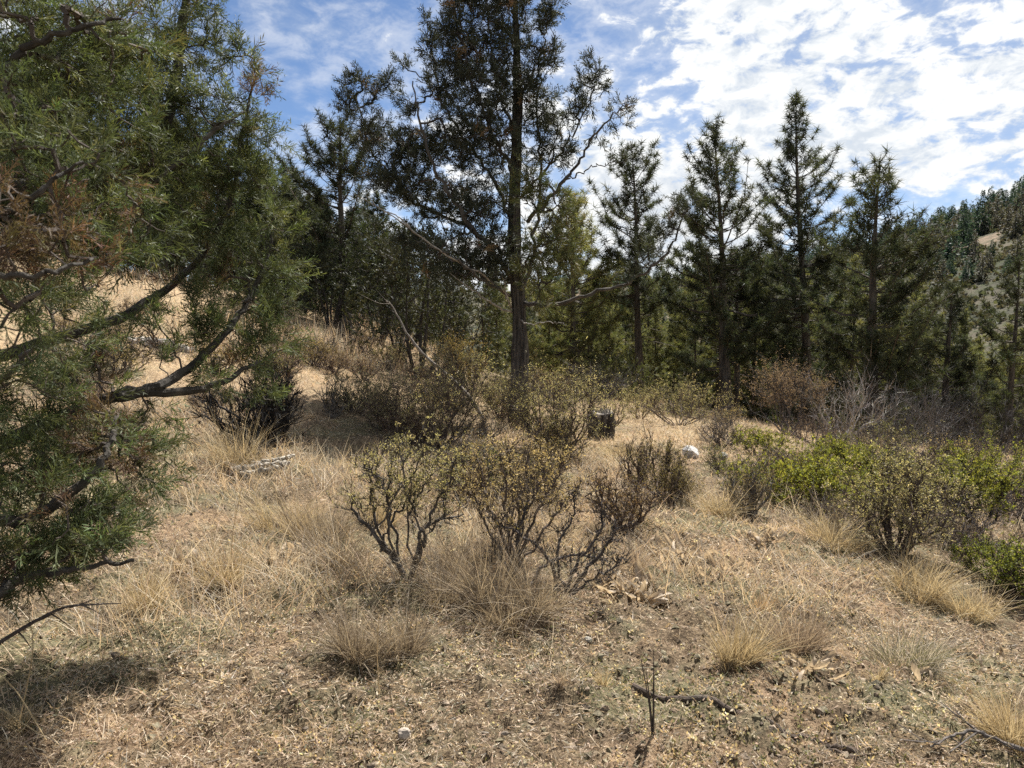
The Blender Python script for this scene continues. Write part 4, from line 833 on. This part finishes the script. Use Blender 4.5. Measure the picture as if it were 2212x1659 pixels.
# ------------------------------------------------------------------ grass and litter
STRAW = np.array([.50, .395, .265]); PALE = np.array([.57, .50, .385]); PINK = np.array([.44, .325, .24]); GREY = np.array([.33, .305, .265]); BRN = np.array([.09, .068, .05]); GRN = np.array([.17, .17, .115])
def scatter(n, r0, r1, amax=43, pw=1.0):
    a = np.radians(rng.uniform(-amax, amax, n)); u = rng.random(n); r = r0 * (r1 / r0) ** (u ** pw)
    x = np.sin(a) * r; y = np.cos(a) * r; return np.stack([x, y, ground(x, y, True)], 1), r
# standing grass
p, r = scatter(150000, 2.0, 26)
m1 = fbm(p[:, 0] * .55 + 7, p[:, 1] * .55, 4); keepm = rng.random(len(p)) < np.clip(.12 + 1.5 * m1 + .5 * sstep(3.4, 6, r), .03, 1); p = p[keepm]; r = r[keepm]; n = len(p)
hgt = rng.uniform(.04, .15, n) * (.5 + .5 * sstep(3, 6.5, r)) * (1 + 1.0 * sstep(.1, .4, fbm(p[:, 0] * .8, p[:, 1] * .8 + 3, 3))) * (.75 + .5 * sstep(3, 8, r)); th = rng.random(n) * 6.283
d = np.stack([np.cos(th) * .55, np.sin(th) * .55, np.ones(n)], 1) + rng.normal(size=(n, 3)) * .2
C = pick([STRAW, PALE, PINK, GREY, BRN], n, [.46, .20, .22, .06, .06])
mb = MB(); ribbons(mb, p - [0, 0, .01], d, hgt, .0022 + .0009 * r ** .75, np.stack([np.cos(th), np.sin(th), -.5 * np.ones(n)], 1) * rng.uniform(0, .6, (n, 1)), C, 2)
tag(mb.build('dry_grass', M_GRASS), kind='stuff')
# taller wispy grass in patches between the shrubs
p, r = scatter(85000, 3.2, 28); m1 = fbm(p[:, 0] * .7 + 57, p[:, 1] * .7 + 2, 3); kk = rng.random(len(p)) < np.clip(-.10 + 2.6 * m1, 0, 1) * sstep(3.2, 4.6, r); p = p[kk]; r = r[kk]; m1 = m1[kk]; n = len(p); th = rng.random(n) * 6.283
d = np.stack([np.cos(th) * .4, np.sin(th) * .4, np.ones(n)], 1) + rng.normal(size=(n, 3)) * .18; mb = MB()
ribbons(mb, p - [0, 0, .01], d, rng.uniform(.14, .40, n), .0022 + .0008 * r ** .75, np.stack([np.cos(th), np.sin(th), -.5 * np.ones(n)], 1) * (rng.random((n, 1)) ** 1.5 * .7), pick([STRAW, PALE, GREY, PINK], n, [.34, .30, .22, .14]), 3)
tag(mb.build('tall_dry_grass', M_GRASS), kind='stuff')
# brown weeds along the crest of the bank
n = 16000; a = R(1) * rng.uniform(-40, -4, n); r = rng.uniform(13, 31, n); p = np.stack([np.sin(a) * r, np.cos(a) * r], 1); kk = rng.random(n) < np.clip(.25 + 2.2 * fbm(p[:, 0] * .35 + 9, p[:, 1] * .35, 3), 0, 1); p = p[kk]; r = r[kk]; n = len(p); p = np.concatenate([p, ground(p[:, 0], p[:, 1])[:, None]], 1); mb = MB()
ribbons(mb, p, rng.normal(size=(n, 3)) * .3 + [0, 0, 1], rng.uniform(.2, .7, n), .006 + .0007 * r, rng.normal(size=(n, 3)) * .2, pick([GREY, PINK, BRN * 1.6, STRAW, GRN], n, [.25, .25, .25, .15, .10]), 2)
tag(mb.build('brown_weeds', M_GRASS), kind='stuff')
# fallen straw and plant litter
p, r = scatter(205000, 1.9, 12, pw=.9); dirt = fbm(p[:, 0] * .9 + 21, p[:, 1] * .9 + 4, 4) + .35 * np.exp(-((p[:, 0] + .1) / 1.6) ** 2 - ((p[:, 1] - 3) / 1.4) ** 2)
kk = rng.random(len(p)) < np.clip(.92 - 2.2 * dirt, .14, 1); p = p[kk]; r = r[kk]; n = len(p); th = rng.random(n) * 6.283
d = np.stack([np.cos(th), np.sin(th), rng.normal(size=n) * .32 + .15], 1); ms = fbm(p[:, 0] * 1.3 + 31, p[:, 1] * 1.3, 3)
C = pick([STRAW, PALE, PINK, GREY, BRN, GRN], n, [.28, .18, .22, .09, .13, .10]); zone = rng.random(n) < np.clip(.5 + 2 * ms, 0, 1); C[zone] = C[zone] * .65 + PINK * .3
mb = MB(); ribbons(mb, p + np.stack([0 * th, 0 * th, rng.uniform(.0, .022, n)], 1), d, rng.uniform(.006, .034, n) * (1 + 1.6 * (rng.random(n) < .10)), .0020 + .0008 * r, rng.normal(size=(n, 3)) * [.2, .2, .06], C, 1)
tag(mb.build('straw_litter', M_GRASS), kind='stuff')
# tiny sprouting ground herbs and crumbs
p, r = scatter(20000, 1.9, 9); ms = fbm(p[:, 0] * 1.1 + 3, p[:, 1] * 1.1 + 8, 3); kk = rng.random(len(p)) < np.clip(.45 + 1.4 * ms, .05, 1); p = p[kk]; r = r[kk]; n = len(p)
mb = MB(); C = pick([GRN, PINK, PALE, STRAW, (.12, .115, .06)], n, [.3, .25, .15, .15, .15]); stamp(mb, *tmpl_leaves(5, 9, .5, 1.4), p + [0, 0, .006], np.tile([0, 0, 1.], (n, 1)) + rng.normal(size=(n, 3)) * .3, rng.uniform(.009, .02, n) * (1 + .05 * r), C)
tag(mb.build('ground_herbs', M_LEAF), kind='stuff')

# clods of soil and moss
p, r = scatter(15000, 1.9, 8); dirt = fbm(p[:, 0] * .9 + 21, p[:, 1] * .9 + 4, 4) + .35 * np.exp(-((p[:, 0] + .1) / 1.6) ** 2 - ((p[:, 1] - 3) / 1.4) ** 2); kk = rng.random(len(p)) < np.clip(.15 + 1.6 * dirt, .05, 1); p = p[kk]; n = len(p)
ico = np.array([[1, 0, 0], [-1, 0, 0], [0, 1, 0], [0, -1, 0], [0, 0, .7], [0, 0, -.7]], float); icf = np.array([[0, 2, 4], [2, 1, 4], [1, 3, 4], [3, 0, 4], [2, 0, 5], [1, 2, 5], [3, 1, 5], [0, 3, 5]])
cl = MB(); stamp(cl, ico, [icf], p, rng.normal(size=(n, 3)) * .5 + [0, 0, 1], .005 + .022 * rng.random(n) ** 3, pick([(.12, .09, .06), (.17, .13, .085), (.14, .12, .075), (.24, .19, .14), (.19, .165, .11)], n)); tag(cl.build('soil_clods', M_ROCK), kind='stuff')
# grass tussocks
def tussock(u, v, hv, wv, n, label, col, seed, flop=.5, wd=.0022, cat='grass tuft', group='grass tussocks'):
    global rng
    keep = rng; rng = np.random.default_rng(seed); o = G(u, v); dd = o[1]; h = H(dd, hv) * 1.3; w_ = H(dd, wv); n = int(n * 1.25)
    ph = rng.random(n) * 6.283; rr = np.sqrt(rng.random(n)) * w_ * .45; b = o + np.stack([np.cos(ph) * rr, np.sin(ph) * rr, -.01 * np.ones(n)], 1); b[:, 2] = ground(b[:, 0], b[:, 1], True) - .01
    ncl = max(3, n // 55); cc_ = in_ellipsoid(ncl, np.zeros(3), np.array([w_ * .5, w_ * .42, 0]), .6); ch = rng.uniform(.55, 1.1, ncl); cl = np.stack([rng.normal(size=ncl), rng.normal(size=ncl)], 1) * .22; ci = rng.integers(0, ncl, n)
    b = o + cc_[ci] + rng.normal(size=(n, 3)) * [w_ * .09, w_ * .09, 0]; b[:, 2] = ground(b[:, 0], b[:, 1], True) - .01; ph = np.arctan2(b[:, 1] - o[1], b[:, 0] - o[0]) + rng.normal(size=n) * .9
    sp = rng.uniform(.02, .6, n) * (1 + 1.3 * (rng.random(n) < .15)); d = np.stack([np.cos(ph) * sp + cl[ci, 0], np.sin(ph) * sp + cl[ci, 1], np.ones(n)], 1) + rng.normal(size=(n, 3)) * .16
    L = h * ch[ci] * rng.uniform(.3, 1.1, n); bend = np.stack([np.cos(ph), np.sin(ph), -.5 * np.ones(n)], 1) * (rng.random((n, 1)) ** 1.6 * flop * 1.3) + rng.normal(size=(n, 3)) * .14
    m = MB(); ribbons(m, b, d, L, wd * (1 + .12 * dd), bend, pick(col, n), 4)
    ob = m.build('grass_tussock', M_GRASS, off=tuple(o)); ob.location = [float(q) for q in o]; tag(ob, label, cat, group); rng = keep
WISP = [(.29, .24, .175), (.24, .195, .14), (.38, .315, .225), (.13, .10, .075)]; GOLD = [(.42, .34, .21), (.34, .265, .155), (.46, .39, .26)]; TAWN = [(.29, .225, .165), (.23, .18, .14), (.35, .285, .21)]
tussock(770, 1440, 150, 110, 620, 'large wispy grey beige tussock below the gnarled stem', WISP, 1, .6)
tussock(880, 1420, 130, 90, 420, 'wispy tussock joined to the large one on its right, ending in dark roots', WISP, 2, .6)
tussock(1060, 1310, 180, 100, 520, 'tall drooping grey tussock under the tawny bitterbrush', WISP, 3, .8)
tussock(950, 1300, 160, 90, 380, 'drooping tussock tangled round the gnarled black stem', WISP, 4, .8)
tussock(1160, 1330, 140, 90, 400, 'loose grey tussock below the thorny bush', WISP, 5, .8)
tussock(1725, 1400, 110, 90, 700, 'dense tawny tussock with dead leaves at its foot', TAWN, 6, .35)
tussock(1590, 1440, 120, 70, 500, 'upright golden tussock left of the dense tawny one', GOLD, 7, .3)
tussock(1955, 1435, 130, 120, 500, 'spiky grey tussock with green stems right of the dense tawny one', [(.33, .30, .25), (.15, .15, .08), (.42, .38, .31)], 8, .5)
tussock(1305, 1480, 60, 22, 110, 'tiny upright straw tuft on bare soil', GOLD, 9, .2)
tussock(1897, 1480, 45, 26, 130, 'tiny straw tuft below the spiky grey tussock', GOLD, 10, .3)
tussock(2180, 1610, 130, 110, 600, 'yellow tussock in the lower right corner', GOLD, 11, .5)
tussock(470, 1270, 110, 80, 350, 'thin straw tussock beside the curled dead leaves at the left', GOLD, 12, .4)
tussock(495, 1255, 60, 40, 200, 'short dark based tuft beside the curled dead leaves at the left', TAWN, 13, .4)
tussock(620, 1150, 130, 110, 400, 'straw tussock in the open grass left of the gnarled bush', GOLD, 14, .6)
tussock(1380, 1240, 90, 60, 260, 'pinkish tussock above the right hand patch of dead leaves', TAWN, 15, .5)
tussock(1215, 1500, 45, 50, 180, 'flattened tuft with dark base left of the tiny upright one', TAWN, 16, .6)
tussock(1640, 1310, 50, 40, 150, 'orange straw tuft on the open slope', [(.42, .30, .17)], 17, .3)
tussock(1980, 1290, 110, 120, 420, 'tall straw clump below the olive bitterbrush', GOLD, 18, .6)
tussock(700, 1180, 160, 110, 420, 'tall pale tussock left of the gnarled bush', WISP, 19, .7)
tussock(1210, 1175, 110, 120, 380, 'dry grey tussock between the tawny bitterbrush and the bare bush', WISP, 20, .7)
tussock(520, 1000, 110, 110, 420, 'tall straw in front of the charred bush', GOLD, 21, .5)
tussock(1340, 985, 50, 90, 420, 'golden straw patch below the stump', GOLD, 22, .5)
tussock(735, 1245, 150, 110, 420, 'pale drooping tussock left of the gnarled stem', WISP, 25, .8)
tussock(1000, 1225, 150, 120, 420, 'pale tussock filling the gap between the gnarled stem and the tawny bitterbrush', WISP, 26, .8)
tussock(1095, 1345, 110, 110, 420, 'low matted grey tussock in front of the tawny bitterbrush', WISP, 27, 1.0)
tussock(820, 1130, 120, 120, 380, 'pale straw behind the gnarled stem on its left', GOLD, 28, .7)
tussock(1560, 1120, 90, 110, 380, 'straw clump between the small greyish bush and the white rock', GOLD, 29, .6)
tussock(2080, 1330, 100, 120, 420, 'straw fringe left of the glossy manzanita', GOLD, 30, .7)
tussock(300, 1310, 90, 120, 420, 'golden straw patch right of the lowest juniper bough', GOLD, 31, .7)
tussock(60, 1560, 60, 90, 220, 'straw tuft in the lower left corner', GOLD, 23, .6)
tussock(1800, 1180, 100, 120, 420, 'straw fringe below the broad manzanita', GOLD, 24, .6)

# ------------------------------------------------------------------ dead wood, stump, rocks, curled leaves
def stump():
    o = G(1298, 948); d = o[1]; r = H(d, 25); h = H(d, 56); root = thing('tree_stump', o, 'old cut stump with a black furrowed side and pale weathered top', 'tree stump')
    m = MB(); tube(m, [o - [0, 0, .15], o + [0, 0, h * .3], o + [.01, 0, h * .7], o + [.0, 0, h]], r * 1.08, r * .97, 14, 48, (.055, .045, .038), .05, ridge=.5, flare=.6); m.build('bark', M_JBARK, root)
    n = 40; an = np.arange(n) / n * 6.283; V = []; rings = [1.0, .8, .55, .3, .1]
    for q in rings: V.append(np.stack([np.cos(an) * r * q * .96, np.sin(an) * r * q * .96, h + .012 + .018 * rng.normal(size=n) * (q < .95) + .03 * (np.sin(an * 2 + 1))], 1) + o)
    V = np.concatenate(V); F = [[i * n + j, i * n + (j + 1) % n, (i + 1) * n + (j + 1) % n, (i + 1) * n + j] for i in range(4) for j in range(n)]
    V = np.concatenate([V, V[:n] - [0, 0, .06], V[-n:].mean(0)[None]]); F += [[5 * n + j, 5 * n + (j + 1) % n, (j + 1) % n, j] for j in range(n)]
    T = np.array([[4 * n + j, 4 * n + (j + 1) % n, 6 * n] for j in range(n)])
    m = MB(); m.add2(V, [np.array(F), T], np.asarray([.33, .29, .235])[None] * (1 + .2 * rng.normal(size=(len(V), 1)))); m.build('cut_top', M_WOOD, root)
    for q in range(11):
        m = MB(); a = rng.random() * 6.28; b = o + np.array([math.cos(a) * r * .8, math.sin(a) * r * .8, h]); tube(m, [b - [0, 0, .03], b + [0, 0, .04], b + [.01 * rng.normal(), 0, rng.uniform(.05, .13)]], .02, .004, 5, 5, (.25, .22, .18)); m.build('splinter', M_WOOD, root)
stump()
def stick(name, pts, r0, r1, col, label, cat, twigs=0, tl=.3, group=None, sides=7, mat=None):
    pts = np.asarray(pts, float); o = pts[0]; root = thing(name, o, label, cat, group); m = MB(); c, rad = tube(m, pts, r0, r1, 26, sides, col, .18, wob=r0 * .25); m.build('branch' if name != 'fallen_log' else 'log', mat or M_WOOD, root)
    for q in range(twigs):
        i = rng.integers(6, 25); d = nrm(nrm(c[i] - c[i - 1]) + rng.normal(size=3) * .7); L = tl * rng.uniform(.5, 1.2); m = MB(); tube(m, [c[i], c[i] + d * L * .5 + rng.normal(size=3) * .05 * L, c[i] + d * L + [0, 0, .1 * L]], rad[i] * .6, .002, 8, 5, col); m.build('twig', mat or M_WOOD, root)
gb = G(1048, 905); D0 = gb[1]
stick('dead_branch', [gb - [0, 0, .05], P(1000, 842, D0 + .1), P(935, 783, D0 + .3), P(885, 730, D0 + .4), P(850, 665, D0 + .5), P(835, 650, D0 + .5)], .04, .008, (.20, .175, .15), 'long dead branch leaning out of the brush, pale at its top', 'dead branch', 5, .6)
for k, (u, v, l, a) in enumerate(((560, 1020, .5, .5), (590, 1008, .42, .45), (575, 1030, .45, .4))):
    g = G(u, v); stick('wood_chunk', [g + [-l * .5 * math.cos(a), -l * .5 * math.sin(a), .04], g + [0, 0, .06], g + [l * .5 * math.cos(a), l * .5 * math.sin(a), .07 + .02 * k]], .028, .02, (.29, .26, .215), ('pale split wood lying lowest in the heap below the charred bush', 'pale split wood lying farthest right in the heap below the charred bush', 'pale split wood at the front of the heap below the charred bush')[k], 'firewood', 0, group='pale split wood pieces')
for k, (u, v, l, lab) in enumerate(((350, 752, 1.1, 'grey weathered log lying on the bank, seen under the near boughs'), (660, 668, 1.3, 'grey log on the bank left of the dark pine'), (1590, 1545, .9, 'half buried dark log at the lower right of the bare ground'), (1760, 1590, .35, 'short dark piece of buried log right of the longer one'))):
    g = G(u, v); a = (.1, .15, -.55, -.5)[k]; rr_ = (.1, .1, .016, .014)[k]; e = np.array([math.cos(a), math.sin(a), 0]) * l * .5; A_ = g - e; B_ = g + e
    for q in (A_, B_): q[2] = ground(q[0], q[1], True) + rr_ * (.45 if k < 2 else -.2)
    stick('fallen_log', [A_, (A_ + B_) / 2 + [0, .03, .015], B_] if k < 2 else [np.array([*(A_ + (B_ - A_) * t_)[:2], float(ground(*(A_ + (B_ - A_) * t_)[:2], True)) + rr_ * .3]) for t_ in np.linspace(0, 1, 9)], rr_, rr_ * .75, (.33, .30, .26) if k < 2 else (.07, .052, .04), lab, 'log', 2 if k < 2 else 0, .25, sides=10)
g = G(2170, 1655)
stick('fallen_branch', [g + [.25, -.1, .02], G(2160, 1630) + [0, 0, .05], G(2110, 1612) + [0, 0, .06], G(2060, 1612) + [0, 0, .04], G(2010, 1625) + [0, 0, .02]], .011, .003, (.11, .095, .085), 'forked grey twig lying in the lower right corner', 'fallen branch', 7, .22)
g = G(1412, 1610)
for k in range(1):
    root = thing('dead_stem_plant', g, 'thin dark dead stems standing on the bare ground at the bottom', 'dead plant')
    for q in range(6):
        m = MB(); a = rng.normal(size=2) * .035; hh = rng.uniform(.22, .42); tube(m, [g - [0, 0, .02], g + [a[0] * .5, a[1] * .5, hh * .5], g + [a[0] * 1.3, a[1], hh]], .0042, .0015, 9, 5, (.07, .055, .045)); m.build('stem', M_TWIG, root)
def rock(u, v, s, label, col=(.30, .27, .235), name='rock', flat=.65, group='stones in the dirt', seed=0):
    r = np.random.default_rng(seed + int(u)); o = G(u, v); R_ = H(o[1], s) * .5
    nu, nv = 12, 7; V = []
    for i in range(nv):
        t = math.pi * i / (nv - 1)
        for j in range(nu): V.append([math.sin(t) * math.cos(j / nu * 6.283), math.sin(t) * math.sin(j / nu * 6.283), math.cos(t)])
    V = np.array(V); pl = nrm(r.normal(size=(9, 3))); dd_ = r.uniform(.55, .9, 9)
    for q in range(9): ov = np.maximum(V @ pl[q] - dd_[q], 0); V = V - ov[:, None] * pl[q]
    V = V * np.array([1, r.uniform(.7, 1), flat]) * R_ ; V[:, 2] += R_ * flat * .35
    F = [[i * nu + j, (i + 1) * nu + j, (i + 1) * nu + (j + 1) % nu, i * nu + (j + 1) % nu] for i in range(nv - 1) for j in range(nu)]
    m = MB(); m.add(V + o, np.array(F), np.asarray(col)[None] * (1 + .12 * r.normal(size=(len(V), 1)))); ob = m.build(name, M_ROCK, off=tuple(o)); ob.location = [float(q) for q in o]; tag(ob, label, 'rock', group)
for i, (u, v, s, lab, c) in enumerate((
    (873, 1590, 36, 'grey rounded rock at the bottom centre', (.33, .28, .23)), (845, 1540, 18, 'small reddish stone above the grey rounded rock', (.30, .19, .13)), (660, 1578, 15, 'small dark stone left of the grey rounded rock', (.15, .12, .09)),
    (610, 1500, 18, 'pinkish stone on the bare soil at the lower left', (.32, .22, .16)), (1090, 1588, 20, 'flat dark stone right of the grey rounded rock', (.17, .14, .11)), (1045, 1590, 16, 'dull brown stone beside the flat dark stone', (.2, .16, .12)),
    (560, 1570, 14, 'pale pebble near the bottom left', (.38, .33, .26)), (1030, 1640, 18, 'light stone at the bottom edge below the flat dark stone', (.4, .36, .3)), (1270, 1385, 24, 'flat grey stone on the open ground', (.3, .28, .24)),
    (855, 1330, 12, 'tiny cream stone beside the large wispy tussock', (.45, .38, .25)), (680, 1650, 12, 'tiny brown stone at the bottom edge', (.28, .2, .14)), (1570, 1500, 16, 'small grey stone above the half buried log', (.3, .28, .25)))):
    rock(u, v, s, lab, c)
rock(1492, 988, 44, 'white boulder half hidden in the brush right of the stump', (.42, .405, .38), 'boulder', .9, 'white boulders')
rock(1560, 992, 26, 'smaller white boulder right of the white one', (.34, .33, .31), 'boulder', .9, 'white boulders')
rock(1640, 1385, 20, 'pale stone near the orange straw tuft', (.35, .32, .27))
p, r = scatter(900, 1.9, 6); pb = MB()
ico = np.array([[1, 0, 0], [-1, 0, 0], [0, 1, 0], [0, -1, 0], [0, 0, .7], [0, 0, -.7]], float); icf = np.array([[0, 2, 4], [2, 1, 4], [1, 3, 4], [3, 0, 4], [2, 0, 5], [1, 2, 5], [3, 1, 5], [0, 3, 5]])
stamp(pb, ico, [icf], p, rng.normal(size=(len(p), 3)) * .4 + [0, 0, 1], rng.uniform(.004, .014, len(p)), pick([(.3, .26, .2), (.2, .15, .1), (.36, .27, .2)], len(p))); tag(pb.build('pebbles', M_ROCK), kind='stuff')

# curled dead leaves of broad leaved herbs
def leaf_mesh(seed, L=1.0, W=.36, curl=1.6):
    r = np.random.default_rng(seed); n, k = 9, 5; V = []
    for i in range(n):
        t = i / (n - 1); a = curl * t; x = math.sin(a) / curl; z = (1 - math.cos(a)) / curl; wd = W * math.sin(math.pi * min(t * .9 + .08, 1)) ** .8
        for j in range(k):
            s = (j / (k - 1) - .5) * 2; V.append([x * L, s * wd * .5, z * L + abs(s) ** 1.5 * wd * .45 + .03 * r.normal()])
    F = [[i * k + j, i * k + j + 1, (i + 1) * k + j + 1, (i + 1) * k + j] for i in range(n - 1) for j in range(k - 1)]
    m = MB(); c = pick([(.42, .33, .235), (.48, .41, .31), (.34, .25, .17), (.40, .35, .275)], len(V)); m.add(np.array(V), np.array(F), c * 0 + c.mean(0) * (1 + .15 * r.normal(size=(len(V), 1)))); return m.mesh('leaf', M_GRASS, smooth=True)
LM = [leaf_mesh(s, 1, .2 + .03 * s, (.6, 1.8, -1.3, 2.6, 1.1)[s]) for s in range(5)]
def leaf_plant(u, v, n, size, label, spread=1.0, flat=.4):
    o = G(u, v); root = thing('withered_plant', o, label, 'dead plant', 'withered broad leaved plants'); rad = size * spread
    for q in range(n):
        ob = bpy.data.objects.new('leaf', LM[rng.integers(5)]); COL.objects.link(ob); ob.parent = root; a = rng.random() * 6.283; rr = rng.random() * rad
        x, y = math.cos(a) * rr, math.sin(a) * rr * .7; ob.location = (x, y, float(ground(o[0] + x, o[1] + y, True)) - o[2] + rng.uniform(.0, .04))
        ob.rotation_euler = (rng.normal() * .7, -rng.uniform(-.2, flat * 2.2), a + rng.normal() * .6); s = size * rng.uniform(.6, 1.2); ob.scale = (s, s, s)
leaf_plant(415, 1240, 30, .14, 'clump of curled tan leaves at the left, beside the thin straw tussock', .9)
leaf_plant(610, 1215, 22, .15, 'loose withered leaves above the bare soil, right of the thin straw tussock', 1.2)
leaf_plant(1365, 1285, 40, .14, 'clump of curled tan leaves below the brown half bare bush', 1.3)
leaf_plant(1480, 1200, 44, .14, 'wide spread of withered leaves beyond the curled clump on the right', 1.8)
leaf_plant(1560, 1250, 20, .12, 'sparse withered leaves on the open slope at the right', 1.5)
leaf_plant(1740, 1460, 16, .1, 'withered leaves spilling from the dense tawny tussock', 1.2, .2)
leaf_plant(1990, 1480, 9, .09, 'few curled leaves below the spiky grey tussock', 1.6)
leaf_plant(2120, 1440, 10, .1, 'dry reddish leaves near the right edge', 1.4)
leaf_plant(1640, 1175, 26, .12, 'withered leaves below the greyish upright bush', 1.6)
# tall single stalks in the lower left corner
for k, (a, b, c) in enumerate((((40, 1570), (70, 1410), (62, 1320)), ((100, 1600), (40, 1500), (-5, 1450)), ((90, 1590), (30, 1550), (-20, 1515)), ((505, 1330), (500, 1180), (520, 1060)), ((820, 1500), (815, 1420), (818, 1330)))):
    g = G(*a); d0 = g[1]; m = MB(); tube(m, [g, P(*b, d0 + .02), P(*c, d0 + .03)], .0026, .0012, 14, 5, (.5, .4, .24)); head = P(*c, d0 + .03)
    dv = nrm(P(*c, d0 + .03) - P(*b, d0 + .02)); hp = head - dv * rng.uniform(0, .08, (14, 1)); ribbons(m, hp, np.tile(dv, (14, 1)) + rng.normal(size=(14, 3)) * .2, .02, .003, rng.normal(size=(14, 3)) * .05, np.array([.5, .4, .24]), 1)
    ob = m.build('grass_stalk', M_GRASS, off=tuple(g)); ob.location = [float(q) for q in g]
    tag(ob, ('tall seed stalk standing before the lowest juniper bough', 'long straw leaning left across the lower left corner', 'lower straw leaning left across the lower left corner', 'tall stalk standing right of the curled leaves on the left', 'short stalk in front of the large wispy tussock')[k], 'grass stalk', 'single dry grass stalks')
